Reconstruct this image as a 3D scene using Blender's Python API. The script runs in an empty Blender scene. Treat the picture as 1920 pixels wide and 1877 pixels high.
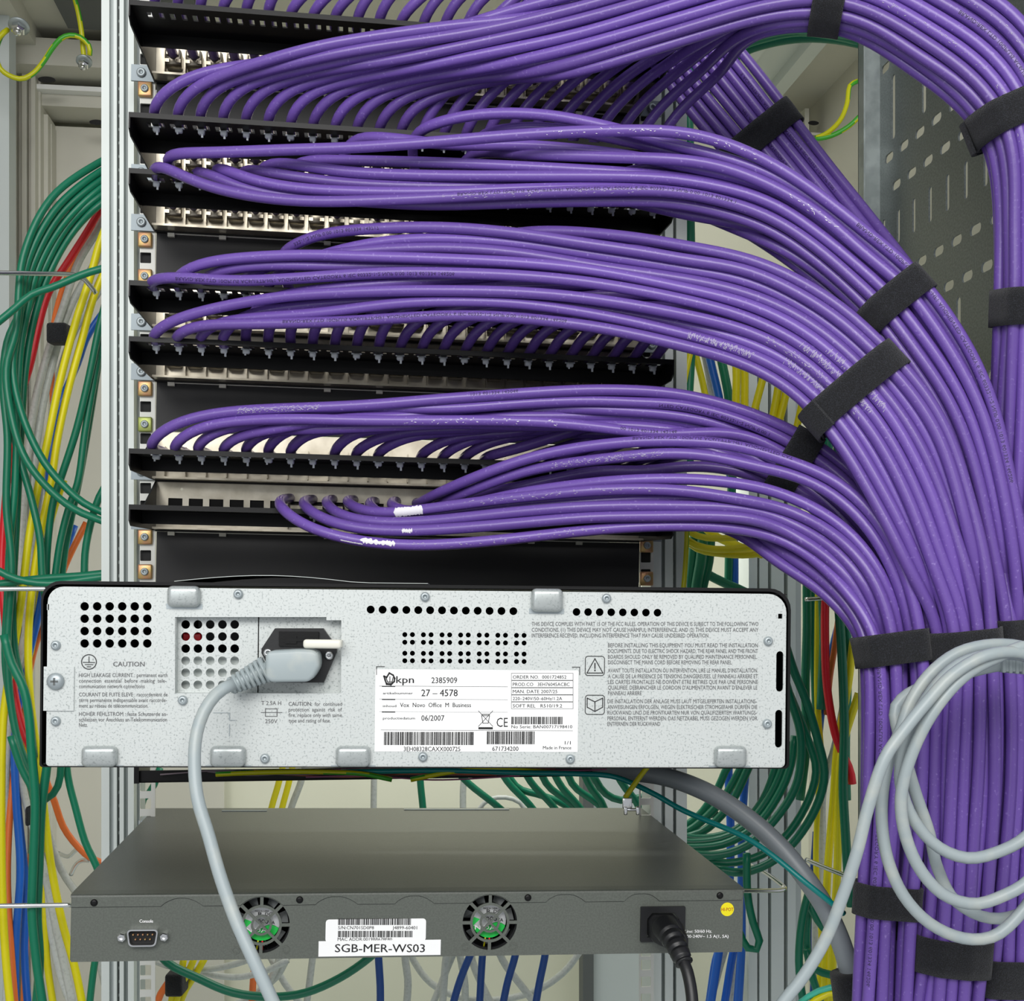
import bpy, bmesh, math, random
import numpy as np
from mathutils import Vector, Matrix
from mathutils.kdtree import KDTree

random.seed(7)
rng = np.random.default_rng(7)
SC = bpy.context.scene
COL = SC.collection

# ------------------------------------------------------------------ camera
F, CX, CY, ZC = 2280.0, 960.0, 1112.0, 1.30        # focal length in px, principal point, camera height
cam_d = bpy.data.cameras.new('camera')
cam = bpy.data.objects.new('camera', cam_d)
COL.objects.link(cam)
cam.location = (0, 0, ZC)
cam.rotation_euler = (math.pi / 2, 0, 0)
cam_d.sensor_width = 36.0
cam_d.sensor_fit = 'HORIZONTAL'
cam_d.lens = 36.0 * F / 1920
cam_d.shift_y = (CY - 938.5) / 1920
cam_d.clip_start = 0.02
SC.camera = cam

# ------------------------------------------------------------------ light and exposure
SC.view_settings.view_transform = 'Standard'
SC.view_settings.look = 'None'
SC.view_settings.exposure = 0.0
SC.view_settings.gamma = 1.0
SC.view_settings.use_curve_mapping = False
w = bpy.data.worlds.new('room_air')
SC.world = w
w.use_nodes = True
w.node_tree.nodes['Background'].inputs[0].default_value = (0.92, 0.95, 1.0, 1)
w.node_tree.nodes['Background'].inputs[1].default_value = 0.50


def area(name, loc, target, sx, sy, power, col=(1, 1, 1)):
    d = bpy.data.lights.new(name, 'AREA')
    d.shape = 'RECTANGLE'
    d.size, d.size_y, d.energy, d.color = sx, sy, power, col
    o = bpy.data.objects.new(name, d)
    COL.objects.link(o)
    o.location = loc
    o.rotation_euler = (Vector(target) - Vector(loc)).to_track_quat('-Z', 'Y').to_euler()
    return o


area('ceiling_light_row', (0.0, -0.95, ZC + 0.95), (0.05, 1.0, ZC - 0.10), 1.7, 0.7, 35, (1.0, 0.98, 0.95))
area('ceiling_light_row', (-0.9, -1.2, ZC + 0.55), (0.0, 1.0, ZC - 0.2), 1.0, 1.0, 8, (0.96, 0.98, 1.0))

area('far_wall_fill', (-0.02, 1.42, ZC + 0.20), (-0.05, 1.78, ZC - 0.42), 0.4, 0.12, 2.7, (1.0, 1.0, 0.95))  # added lamp, hidden behind the panels to brighten the far wall


# ------------------------------------------------------------------ small tools
def P(x, y, d):
    return np.array(((x - CX) / F * d, d, ZC - (y - CY) / F * d))


def lin(c):
    return tuple((v / 12.92 if v <= 0.04045 else ((v + 0.055) / 1.055) ** 2.4) for v in (u / 255.0 for u in c))


MATS = {}


def mat(name, rgb, rough=0.5, metal=0.0, rgb2=None, scale=60, lo=0.4, hi=0.6, bump=0.0, bscale=300, spec=0.5,
        stretch=None, coord='Object', vary=0.0, detail=4.0, sheen=0.0):
    m = bpy.data.materials.new(name)
    m.use_nodes = True
    nt = m.node_tree
    b = nt.nodes['Principled BSDF']
    b.inputs['Base Color'].default_value = (*lin(rgb), 1)
    b.inputs['Roughness'].default_value = rough
    b.inputs['Metallic'].default_value = metal
    b.inputs['Specular IOR Level'].default_value = spec
    if sheen:
        b.inputs['Sheen Weight'].default_value = sheen
    tc = nt.nodes.new('ShaderNodeTexCoord')
    mp = nt.nodes.new('ShaderNodeMapping')
    nt.links.new(tc.outputs[coord], mp.inputs['Vector'])
    if stretch:
        mp.inputs['Scale'].default_value = stretch
    out = None
    if rgb2 is not None:
        n = nt.nodes.new('ShaderNodeTexNoise')
        n.inputs['Scale'].default_value = scale
        n.inputs['Detail'].default_value = detail
        nt.links.new(mp.outputs[0], n.inputs['Vector'])
        mr = nt.nodes.new('ShaderNodeMapRange')
        mr.inputs['From Min'].default_value = lo
        mr.inputs['From Max'].default_value = hi
        nt.links.new(n.outputs['Fac'], mr.inputs['Value'])
        mx = nt.nodes.new('ShaderNodeMix')
        mx.data_type = 'RGBA'
        mx.inputs['A'].default_value = (*lin(rgb), 1)
        mx.inputs['B'].default_value = (*lin(rgb2), 1)
        nt.links.new(mr.outputs['Result'], mx.inputs['Factor'])
        out = mx.outputs['Result']
    if vary:
        oi = nt.nodes.new('ShaderNodeObjectInfo')
        hs = nt.nodes.new('ShaderNodeHueSaturation')
        m2 = nt.nodes.new('ShaderNodeMapRange')
        m2.inputs['To Min'].default_value = 1 - vary
        m2.inputs['To Max'].default_value = 1 + vary
        nt.links.new(oi.outputs['Random'], m2.inputs['Value'])
        nt.links.new(m2.outputs['Result'], hs.inputs['Value'])
        if out is not None:
            nt.links.new(out, hs.inputs['Color'])
        else:
            hs.inputs['Color'].default_value = (*lin(rgb), 1)
        out = hs.outputs['Color']
    if out is not None:
        nt.links.new(out, b.inputs['Base Color'])
    if bump:
        n2 = nt.nodes.new('ShaderNodeTexNoise')
        n2.inputs['Scale'].default_value = bscale
        n2.inputs['Detail'].default_value = 3
        nt.links.new(mp.outputs[0], n2.inputs['Vector'])
        bp = nt.nodes.new('ShaderNodeBump')
        bp.inputs['Strength'].default_value = bump
        bp.inputs['Distance'].default_value = 0.001
        nt.links.new(n2.outputs['Fac'], bp.inputs['Height'])
        nt.links.new(bp.outputs['Normal'], b.inputs['Normal'])
    MATS[name] = m
    return m


def galvanised():
    """spangled zinc: pale grey with short darker flecks"""
    m = mat('galvanised_steel', (200, 205, 203), 0.46, 0.15, (150, 157, 156), 800, 0.54, 0.70)
    return m


mat('purple_jacket', (106, 78, 160), 0.31, 0, (148, 126, 194), 420, 0.62, 0.80, bump=0.10, bscale=220, vary=0.12)
mat('green_jacket', (0, 112, 82), 0.4, vary=0.14)
mat('yellow_jacket', (226, 214, 8), 0.42, vary=0.06)
mat('white_jacket', (196, 200, 196), 0.42, 0, (180, 184, 180), 300, 0.5, 0.7, vary=0.08)
mat('blue_jacket', (22, 98, 200), 0.4, vary=0.1)
mat('navy_jacket', (14, 66, 140), 0.4)
mat('red_jacket', (222, 22, 40), 0.38)
mat('orange_jacket', (232, 116, 50), 0.42)
mat('teal_jacket', (0, 128, 124), 0.34)
mat('mint_jacket', (70, 190, 165), 0.4)
mat('grey_cord', (157, 168, 170), 0.40, 0, (174, 180, 175), 60, 0.5, 0.75)
mat('conduit_grey', (132, 139, 143), 0.38)
mat('black_rubber', (22, 23, 25), 0.42, bump=0.05, bscale=500)
mat('black_paint', (11, 11, 12), 0.42, bump=0.04, bscale=900, spec=0.25)
mat('black_matt', (14, 14, 15), 0.7)
mat('blank_black', (30, 30, 31), 0.5, bump=0.05, bscale=1500, spec=0.35)
mat('hook_loop', (16, 17, 20), 1.0, 0, (44, 46, 53), 1400, 0.45, 0.72, bump=0.9, bscale=1600, sheen=0.15)
mat('nickel', (206, 199, 182), 0.3, 0.75, (184, 176, 158), 60, 0.4, 0.65)
mat('jack_metal', (196, 188, 170), 0.32, 0.8, (140, 132, 116), 90, 0.45, 0.65, vary=0.1)
mat('zinc', (168, 177, 180), 0.42, 0.5)
mat('ear_zinc', (136, 146, 151), 0.45, 0.3)
mat('boss_steel', (176, 182, 181), 0.34, 0.45, (150, 157, 156), 800, 0.54, 0.70)
mat('chrome', (225, 226, 226), 0.16, 1.0)
mat('copper_zinc', (196, 146, 110), 0.36, 0.6, (180, 160, 96), 120, 0.4, 0.65)
mat('olive_zinc', (150, 160, 88), 0.4, 0.5)
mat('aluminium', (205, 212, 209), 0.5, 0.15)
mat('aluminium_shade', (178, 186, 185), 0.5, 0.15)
mat('rail_paint', (205, 206, 200), 0.45, 0.1)
mat('cabinet_paint', (206, 204, 192), 0.55)
mat('cabinet_cool', (196, 204, 204), 0.55)
mat('cabinet_dark', (92, 96, 96), 0.6)
mat('door_cream', (226, 226, 206), 0.5)
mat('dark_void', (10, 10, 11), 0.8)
mat('tie_grey', (222, 228, 232), 0.45)
mat('tray_steel', (112, 118, 116), 0.36, 0.6, (96, 102, 100), 500, 0.4, 0.6)
mat('tray_edge', (148, 156, 156), 0.34, 0.6, (128, 136, 136), 40, 0.4, 0.6)
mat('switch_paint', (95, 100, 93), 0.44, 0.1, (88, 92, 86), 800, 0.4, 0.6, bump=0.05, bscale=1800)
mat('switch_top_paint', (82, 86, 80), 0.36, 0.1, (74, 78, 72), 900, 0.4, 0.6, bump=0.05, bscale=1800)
mat('paper_white', (246, 247, 246), 0.5)
mat('ink_black', (18, 18, 20), 0.6)
mat('ink_grey', (92, 92, 94), 0.6)
mat('ink_white', (240, 240, 240), 0.6)
mat('ink_print', (52, 36, 84), 0.6)
mat('sticker_yellow', (238, 224, 20), 0.45)
mat('ink_red', (170, 60, 20), 0.6)
mat('fan_green', (30, 190, 75), 0.4)
mat('fan_silver', (196, 198, 198), 0.35, 0.4)
mat('clip_leak_white', (226, 224, 212), 0.45)
mat('paint_fleck', (236, 234, 240), 0.6)
mat('scuff', (176, 168, 196), 0.7)
mat('earth_yellow', (190, 186, 20), 0.4)
mat('wire_pink', (150, 84, 120), 0.5)
mat('wire_grey', (120, 108, 116), 0.5)
mat('wire_rust', (168, 88, 60), 0.5)
galvanised()


def earth_material(name='earth_jacket', freq=150.0):
    """yellow with a green helix stripe, from the tube's own UV"""
    m = bpy.data.materials.new(name)
    m.use_nodes = True
    nt = m.node_tree
    b = nt.nodes['Principled BSDF']
    b.inputs['Roughness'].default_value = 0.4
    uv = nt.nodes.new('ShaderNodeUVMap')
    sp = nt.nodes.new('ShaderNodeSeparateXYZ')
    nt.links.new(uv.outputs[0], sp.inputs[0])
    gt = nt.nodes.new('ShaderNodeMath')
    gt.operation = 'GREATER_THAN'
    gt.inputs[1].default_value = 0.62
    nt.links.new(sp.outputs['X'], gt.inputs[0])
    mx = nt.nodes.new('ShaderNodeMix')
    mx.data_type = 'RGBA'
    mx.inputs['A'].default_value = (*lin((196, 196, 12)), 1)
    mx.inputs['B'].default_value = (*lin((60, 160, 40)), 1)
    nt.links.new(gt.outputs[0], mx.inputs['Factor'])
    nt.links.new(mx.outputs['Result'], b.inputs['Base Color'])
    MATS[name] = m


earth_material()


class MB:
    """collects shapes and links them as one mesh object"""

    def __init__(s):
        s.v, s.f, s.sm = [], [], []

    def add(s, verts, faces, smooth=False):
        n = len(s.v)
        s.v.extend([tuple(map(float, q)) for q in verts])
        s.f.extend([tuple(n + i for i in f) for f in faces])
        s.sm.extend([smooth] * len(faces))
        return s

    def box(s, x0, x1, y0, y1, z0, z1):
        vs = [(x, y, z) for x in (x0, x1) for y in (y0, y1) for z in (z0, z1)]
        return s.add(vs, [(0, 1, 3, 2), (4, 6, 7, 5), (0, 4, 5, 1), (2, 3, 7, 6), (0, 2, 6, 4), (1, 5, 7, 3)])

    def rbox(s, x0, x1, y0, y1, z0, z1, r, seg=2):
        bm = bmesh.new()
        bmesh.ops.create_cube(bm, size=1)
        for v in bm.verts:
            v.co = ((x0 + x1) / 2 + v.co.x * (x1 - x0), (y0 + y1) / 2 + v.co.y * (y1 - y0), (z0 + z1) / 2 + v.co.z * (z1 - z0))
        bmesh.ops.bevel(bm, geom=list(bm.edges), offset=r, segments=seg, affect='EDGES', profile=0.5)
        return s.bm(bm, True)

    def bm(s, bm, smooth=False, M=None):
        bm.verts.ensure_lookup_table()
        vs = [(M @ v.co if M else v.co)[:] for v in bm.verts]
        for i, v in enumerate(bm.verts):
            v.index = i
        s.add(vs, [tuple(v.index for v in f.verts) for f in bm.faces], smooth)
        bm.free()
        return s

    def prism(s, poly, y0, y1, smooth=False):
        """polygon of (x, z) pairs extruded along y"""
        n = len(poly)
        vs = [(x, y0, z) for x, z in poly] + [(x, y1, z) for x, z in poly]
        fs = [tuple(range(n))[::-1], tuple(range(n, 2 * n))] + [(i, (i + 1) % n, n + (i + 1) % n, n + i) for i in range(n)]
        return s.add(vs, fs, smooth)

    def prism_x(s, poly, x0, x1):
        """polygon of (y, z) pairs extruded along x"""
        n = len(poly)
        vs = [(x0, y, z) for y, z in poly] + [(x1, y, z) for y, z in poly]
        fs = [tuple(range(n)), tuple(range(n, 2 * n))[::-1]] + [(n + i, n + (i + 1) % n, (i + 1) % n, i) for i in range(n)]
        return s.add(vs, fs)

    def lathe(s, c, prof, axis=(0, -1, 0), n=20, smooth=True):
        """profile of (radius, distance along axis) turned about axis through c"""
        a = Vector(axis).normalized()
        u = a.orthogonal().normalized()
        w_ = a.cross(u)
        vs, fs = [], []
        for r, h in prof:
            for k in range(n):
                t = 2 * math.pi * k / n
                vs.append(Vector(c) + a * h + (u * math.cos(t) + w_ * math.sin(t)) * r)
        for j in range(len(prof) - 1):
            for k in range(n):
                k2 = (k + 1) % n
                fs.append((j * n + k, j * n + k2, (j + 1) * n + k2, (j + 1) * n + k))
        fs.append(tuple(range(n))[::-1])
        fs.append(tuple((len(prof) - 1) * n + k for k in range(n)))
        return s.add(vs, fs, smooth)

    def build(s, name, m, parent=None, fix=True):
        me = bpy.data.meshes.new(name)
        me.from_pydata(s.v, [], s.f)
        me.polygons.foreach_set('use_smooth', s.sm)
        if fix:
            b = bmesh.new()
            b.from_mesh(me)
            bmesh.ops.recalc_face_normals(b, faces=b.faces)
            b.to_mesh(me)
            b.free()
        if isinstance(m, str):
            m = MATS[m]
        me.materials.append(m)
        o = bpy.data.objects.new(name, me)
        COL.objects.link(o)
        if parent is not None:
            o.parent = parent
        return o


def tag(o, label=None, cat=None, group=None, kind=None):
    if label:
        o['label'] = label
    if cat:
        o['category'] = cat
    if group:
        o['group'] = group
    if kind:
        o['kind'] = kind
    return o


def empty(name, M, label=None, cat=None, group=None, kind=None):
    o = bpy.data.objects.new(name, None)
    o.empty_display_size = 0.02
    COL.objects.link(o)
    o.matrix_world = M
    return tag(o, label, cat, group, kind)


def frame(origin, ex, roll_dz=0.0):
    """x along ex (may slope), y away from the camera, z up"""
    ex = Vector(ex).normalized()
    ey = Vector((0, 0, 1)).cross(ex).normalized()
    ez = ex.cross(ey).normalized()
    M = Matrix(((ex.x, ey.x, ez.x, origin[0]), (ex.y, ey.y, ez.y, origin[1]), (ex.z, ey.z, ez.z, origin[2]), (0, 0, 0, 1)))
    return M


def on_plane(M, x, y, ly=0.0):
    """where the sight line of pixel (x, y) meets the plane y = ly of frame M, in M's own (x, z)"""
    inv = M.inverted()
    o = inv @ Vector((0, 0, ZC))
    d = inv.to_3x3() @ Vector(((x - CX) / F, 1, -(y - CY) / F))
    t = (ly - o.y) / d.y
    q = o + d * t
    return q.x, q.z


def circle(cx, cz, r, n=18):
    return [(cx + r * math.cos(2 * math.pi * k / n), cz + r * math.sin(2 * math.pi * k / n)) for k in range(n)]


def rrect(x0, x1, z0, z1, r, n=5):
    """rounded rectangle; r may be one radius or (bl, br, tr, tl)"""
    rs = r if isinstance(r, (tuple, list)) else (r,) * 4
    out = []
    for (cx, cz, sx, sz, a0), rr in zip(((x0, z0, 1, 1, 180), (x1, z0, -1, 1, 270), (x1, z1, -1, -1, 0), (x0, z1, 1, -1, 90)), rs):
        if rr <= 0:
            out.append((cx, cz))
            continue
        for k in range(n + 1):
            a = math.radians(a0 + 90 * k / n)
            out.append((cx + sx * rr + rr * math.cos(a), cz + sz * rr + rr * math.sin(a)))
    return out


def slot(cx, cz, wd, ht, n=6):
    return rrect(cx - wd / 2, cx + wd / 2, cz - ht / 2, cz + ht / 2, min(wd, ht) / 2 * 0.999, n)


def plate_mesh(loops, y0, y1):
    """flat sheet with holes (outer loop first) in the x-z plane between y0 and y1"""
    from mathutils.geometry import delaunay_2d_cdt
    K = 100.0
    vs, es, walls = [], [], []
    for lp in loops:
        n0, n = len(vs), len(lp)
        vs += [Vector((x * K, z * K)) for x, z in lp]
        es += [(n0 + i, n0 + (i + 1) % n) for i in range(n)]
    ov, oe, of, *_ = delaunay_2d_cdt(vs, es, [], 0, 1e-6)
    V = np.array([v[:] for v in ov])
    T = np.array([f[:] for f in of])
    c = V[T].mean(1)
    inside = np.zeros(len(T), int)
    for lp in loops:
        a = np.array(lp) * K
        b_ = np.roll(a, -1, 0)
        lo, hi = a.min(0), a.max(0)
        sel = np.nonzero((c[:, 0] >= lo[0]) & (c[:, 0] <= hi[0]) & (c[:, 1] >= lo[1]) & (c[:, 1] <= hi[1]))[0]
        if not len(sel):
            continue
        q_ = c[sel]
        up = (a[None, :, 1] > q_[:, None, 1]) != (b_[None, :, 1] > q_[:, None, 1])
        xs_ = a[None, :, 0] + (q_[:, None, 1] - a[None, :, 1]) * (b_ - a)[None, :, 0] / np.where((b_ - a)[None, :, 1] == 0, 1e-12, (b_ - a)[None, :, 1])
        inside[sel] += (up & (q_[:, None, 0] < xs_)).sum(1) % 2
    T = T[inside == 1]
    n = len(V)
    ya, yb = min(y0, y1), max(y0, y1)
    co = np.vstack([np.stack([V[:, 0] / K, np.full(n, ya), V[:, 1] / K], 1), np.stack([V[:, 0] / K, np.full(n, yb), V[:, 1] / K], 1)])
    fs = [tuple(int(i) for i in t) for t in T] + [tuple(int(i) + n for i in t[::-1]) for t in T]
    cnt = {}
    for t in T:
        for k in range(3):
            e = (int(t[k]), int(t[(k + 1) % 3]))
            cnt[e] = 1
    for (i_, j_) in list(cnt):
        if (j_, i_) not in cnt:
            fs.append((j_, i_, i_ + n, j_ + n))
    used = sorted({i_ for f in fs for i_ in f})
    mp = {u: k for k, u in enumerate(used)}
    return co[used], [tuple(mp[i_] for i_ in f) for f in fs]


def sheet(name, loops, y0, y1, m, parent=None):
    b = MB()
    b.add(*plate_mesh(loops, y0, y1))
    o = b.build(name, m, parent, fix=False)
    bm = bmesh.new()
    bm.from_mesh(o.data)
    bmesh.ops.remove_doubles(bm, verts=bm.verts, dist=1e-6)
    bmesh.ops.recalc_face_normals(bm, faces=bm.faces)
    bm.to_mesh(o.data)
    bm.free()
    return o


_font_cache = {}


def text_mesh(s, bold=0.0):
    key = s
    if key in _font_cache:
        return _font_cache[key]
    cu = bpy.data.curves.new('text', 'FONT')
    cu.body = s
    cu.size = 1.0
    cu.resolution_u = 2
    ob = bpy.data.objects.new('text', cu)
    me = bpy.data.meshes.new_from_object(ob)
    co = np.empty(len(me.vertices) * 3)
    me.vertices.foreach_get('co', co)
    co = co.reshape(-1, 3)[:, :2].copy()
    fs = [tuple(p.vertices) for p in me.polygons]
    bpy.data.objects.remove(ob)
    bpy.data.curves.remove(cu)
    bpy.data.meshes.remove(me)
    _font_cache[key] = (co, fs)
    return co, fs


_cap = {}


def put_text(mb, M, s, x0, x1, base, cap, ly, bold=0.0, slope=0.0):
    """one line of print on the plane y = ly of M, between pixels x0..x1 with its baseline at `base`, capitals `cap` px tall"""
    co, fs = text_mesh(s, bold)
    if 'H' not in _cap:
        _cap['H'] = text_mesh('H')[0][:, 1].max()
    lx0, lz0 = on_plane(M, x0, base, ly)
    lx1, lz1 = on_plane(M, x1, base + slope, ly)
    _, lzt = on_plane(M, x0, base - cap, ly)
    wx = co[:, 0].max() - co[:, 0].min()
    u = (co[:, 0] - co[:, 0].min()) / wx
    v = co[:, 1] / _cap['H']
    X = lx0 + u * (lx1 - lx0)
    Z = lz0 + u * (lz1 - lz0) + v * (lzt - lz0)
    shifts = (0.0,) if bold <= 0.001 else (-max(bold, .012) * .6, max(bold, .012) * .6)
    k = (lzt - lz0) / _cap['H'] * 1.2
    for n_, sh in enumerate(shifts):
        mb.add([(a + sh * k, ly - n_ * 2e-6, c) for a, c in zip(X, Z)], fs)


def px_rect(mb, M, x0, x1, y0, y1, ly0, ly1=None):
    """a rectangle (or thin slab) given by its pixels on the plane y = ly0 of M"""
    a, c = on_plane(M, x0, y0, ly0)
    b_, d = on_plane(M, x1, y1, ly0)
    mb.box(min(a, b_), max(a, b_), ly0, ly0 + 0.0001 if ly1 is None else ly1, min(c, d), max(c, d))


# ------------------------------------------------------------------ tubes
def catmull(pts, ds):
    """points along a centripetal Catmull-Rom curve, about ds apart"""
    pts = np.asarray(pts, float)
    keep = [0]
    for i in range(1, len(pts)):
        if np.linalg.norm(pts[i] - pts[keep[-1]]) > 1e-5:
            keep.append(i)
    pts = pts[keep]
    if len(pts) == 2:
        pts = np.array([pts[0], (pts[0] + pts[1]) / 2, pts[1]])
    p = np.vstack([2 * pts[0] - pts[1], pts, 2 * pts[-1] - pts[-2]])
    out = []
    for i in range(1, len(p) - 2):
        p0, p1, p2, p3 = p[i - 1], p[i], p[i + 1], p[i + 2]
        t0 = 0.0
        t1 = t0 + np.linalg.norm(p1 - p0) ** 0.5
        t2 = t1 + np.linalg.norm(p2 - p1) ** 0.5
        t3 = t2 + np.linalg.norm(p3 - p2) ** 0.5
        n = max(2, int(np.linalg.norm(p2 - p1) / (ds * 0.34)))
        t = np.linspace(t1, t2, n, endpoint=False)[:, None]
        a1 = (t1 - t) / (t1 - t0) * p0 + (t - t0) / (t1 - t0) * p1
        a2 = (t2 - t) / (t2 - t1) * p1 + (t - t1) / (t2 - t1) * p2
        a3 = (t3 - t) / (t3 - t2) * p2 + (t - t2) / (t3 - t2) * p3
        b1 = (t2 - t) / (t2 - t0) * a1 + (t - t0) / (t2 - t0) * a2
        b2 = (t3 - t) / (t3 - t1) * a2 + (t - t1) / (t3 - t1) * a3
        out.append((t2 - t) / (t2 - t1) * b1 + (t - t1) / (t2 - t1) * b2)
    out.append(pts[-1][None])
    q = np.vstack(out)
    s = np.concatenate([[0], np.cumsum(np.linalg.norm(np.diff(q, axis=0), axis=1))])
    n = max(4, int(s[-1] / ds) + 1)
    si = np.linspace(0, s[-1], n)
    return np.stack([np.interp(si, s, q[:, k]) for k in range(3)], 1)


def frames(pts):
    T = np.gradient(pts, axis=0)
    T /= np.linalg.norm(T, axis=1)[:, None] + 1e-12
    N = np.zeros_like(T)
    a = np.array((0, -1.0, 0.3))
    n = a - T[0] * a.dot(T[0])
    N[0] = n / np.linalg.norm(n)
    for i in range(1, len(T)):
        n = N[i - 1] - T[i] * N[i - 1].dot(T[i])
        N[i] = n / (np.linalg.norm(n) + 1e-12)
    return T, N, np.cross(T, N)


def tube(name, pts, r, m, parent=None, sides=10, uv=False, radii=None):
    pts = np.asarray(pts, float)
    T, N, B = frames(pts)
    n = len(pts)
    ang = np.linspace(0, 2 * math.pi, sides, endpoint=False)
    rr = np.full(n, r) if radii is None else np.asarray(radii)
    V = pts[:, None, :] + rr[:, None, None] * (np.cos(ang)[None, :, None] * N[:, None, :] + np.sin(ang)[None, :, None] * B[:, None, :])
    V = V.reshape(-1, 3)
    fs = []
    for i in range(n - 1):
        for k in range(sides):
            k2 = (k + 1) % sides
            fs.append((i * sides + k, i * sides + k2, (i + 1) * sides + k2, (i + 1) * sides + k))
    fs.append(tuple(range(sides))[::-1])
    fs.append(tuple((n - 1) * sides + k for k in range(sides)))
    me = bpy.data.meshes.new(name)
    me.from_pydata(V.tolist(), [], fs)
    me.polygons.foreach_set('use_smooth', [True] * len(fs))
    if uv:
        lay = me.uv_layers.new(name='tube')
        tw = 0.0
        li = 0
        for i in range(n - 1):
            for k in range(sides):
                tw = i * 0.035
                for (a, b_) in ((0, k), (0, k + 1), (1, k + 1), (1, k)):
                    lay.data[li].uv = ((k + 0.5) / sides + tw) % 1.0, 0.0
                    li += 1
    me.materials.append(MATS[m] if isinstance(m, str) else m)
    o = bpy.data.objects.new(name, me)
    COL.objects.link(o)
    if parent is not None:
        o.parent = parent
    return o


def px_path(pts):
    """pixel way-points (x, y[, distance]) to world points; distances left out are filled in between"""
    xy = np.array([(p[0], p[1]) for p in pts], float)
    s = np.concatenate([[0], np.cumsum(np.linalg.norm(np.diff(xy, axis=0), axis=1))])
    k = [i for i, p in enumerate(pts) if len(p) > 2 and p[2] is not None]
    d = np.interp(s, s[k], [pts[i][2] for i in k])
    return np.array([P(x, y, q) for (x, y), q in zip(xy, d)])


ORD = ('first second third fourth fifth sixth seventh eighth ninth tenth eleventh twelfth thirteenth fourteenth fifteenth '
       'sixteenth seventeenth eighteenth nineteenth twentieth twenty-first twenty-second twenty-third twenty-fourth').split()

# ------------------------------------------------------------------ the rack's frames
PSI = math.radians(7.2)
EX = Vector((math.cos(PSI), math.sin(PSI), 0))
RK = frame(P(0, 0, 1) * 0 + np.array((-0.3187, 1.089, ZC)), EX)                  # upright frame, x = 0 at the panels' left edge
BAR_Z = [0.4697, 0.3807, 0.3363, 0.2474, 0.2030, 0.1140, 0.0696]               # cable bars above the camera's height
TILT = -0.018
PM = [frame((RK @ Vector((0, 0, z - 0.0135)))[:], (EX.x, EX.y, TILT)) for z in BAR_Z]
PW = 0.441                                                                      # width between the rails
TIE_X = [0.0165 + 0.01795 * i for i in range(24)]


def rk_box(mb, x0, x1, y0, y1, ly, depth):
    """a box in the rack's frame whose near face covers pixels x0..x1, y0..y1 at ly"""
    a, c = on_plane(RK, x0, y0, ly)
    b_, d = on_plane(RK, x1, y1, ly)
    mb.box(a, b_, ly, ly + depth, min(c, d), max(c, d))
# ================================================================== THE SETTING
def struct(mb, name, m):
    o = mb.build(name, m)
    o.matrix_world = RK
    return tag(o, kind='structure')


BY = 0.66                                             # inside of the far wall, behind the rail plane
b = MB().box(-0.34, 1.02, BY, BY + 0.02, -0.62, 0.78)
struct(b, 'wall_back', 'door_cream')
b = MB().box(-0.36, -0.34, -0.45, BY, -0.62, 0.78)
struct(b, 'wall_left', 'cabinet_paint')
b = MB().box(0.86, 0.88, 0.1, BY, -0.62, 0.78)
struct(b, 'wall_right', 'cabinet_paint')
b = MB().box(-0.36, 1.02, 0.12, BY, 0.735, 0.75)
struct(b, 'ceiling', 'cabinet_paint')
b = MB().box(-0.36, 1.02, -0.45, BY, -0.64, -0.62)
struct(b, 'floor', 'cabinet_cool')

# upper left corner of the enclosure: wall profile, fluted corner post, header, recessed panel
b = MB()
rk_box(b, -60, 17, -80, 1960, 0.44, 0.03)
struct(b, 'trim_1', 'cabinet_cool')
b = MB()
for x0, x1, ly in ((22, 31, 0.55), (31, 41, 0.562), (41, 50, 0.55), (50, 58, 0.562), (58, 66, 0.552), (66, 76, 0.568)):
    rk_box(b, x0, x1, 110, 1960, ly, 0.64 - ly)
struct(b, 'trim_2', 'cabinet_paint')
b = MB()
rk_box(b, 70, 420, 172, 214, 0.575, 0.06)
rk_box(b, 76, 90, 214, 1960, 0.585, 0.05)
rk_box(b, 90, 97, 232, 1960, 0.60, 0.03)
struct(b, 'trim_3', 'cabinet_paint')
b = MB()
rk_box(b, 66, 420, 166, 175, 0.560, 0.02)
struct(b, 'trim_4', 'paper_white')
b = MB()
rk_box(b, 97, 420, 236, 1960, 0.625, 0.01)
struct(b, 'trim_5', 'cabinet_paint')
# roof frame seen from below on the left: a flat rail running back, a cross rail, a dark gap in the roof
b = MB()
b.add([(-0.365, 0.10, 0.70), (-0.26, 0.10, 0.70), (-0.26, 0.60, 0.70), (-0.365, 0.60, 0.70),
       (-0.365, 0.10, 0.73), (-0.26, 0.10, 0.73), (-0.26, 0.60, 0.73), (-0.365, 0.60, 0.73)],
      [(0, 1, 2, 3), (4, 7, 6, 5), (0, 4, 5, 1), (1, 5, 6, 2), (2, 6, 7, 3), (3, 7, 4, 0)])
b.box(-0.26, -0.235, 0.10, 0.60, 0.71, 0.735)
struct(b, 'trim_6', 'cabinet_paint')
b = MB().box(-0.27, 0.62, 0.52, 0.64, 0.685, 0.72)
struct(b, 'trim_7', 'cabinet_paint')
b = MB().box(-0.19, -0.02, 0.30, 0.50, 0.725, 0.733)
struct(b, 'trim_8', 'cabinet_dark')
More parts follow.
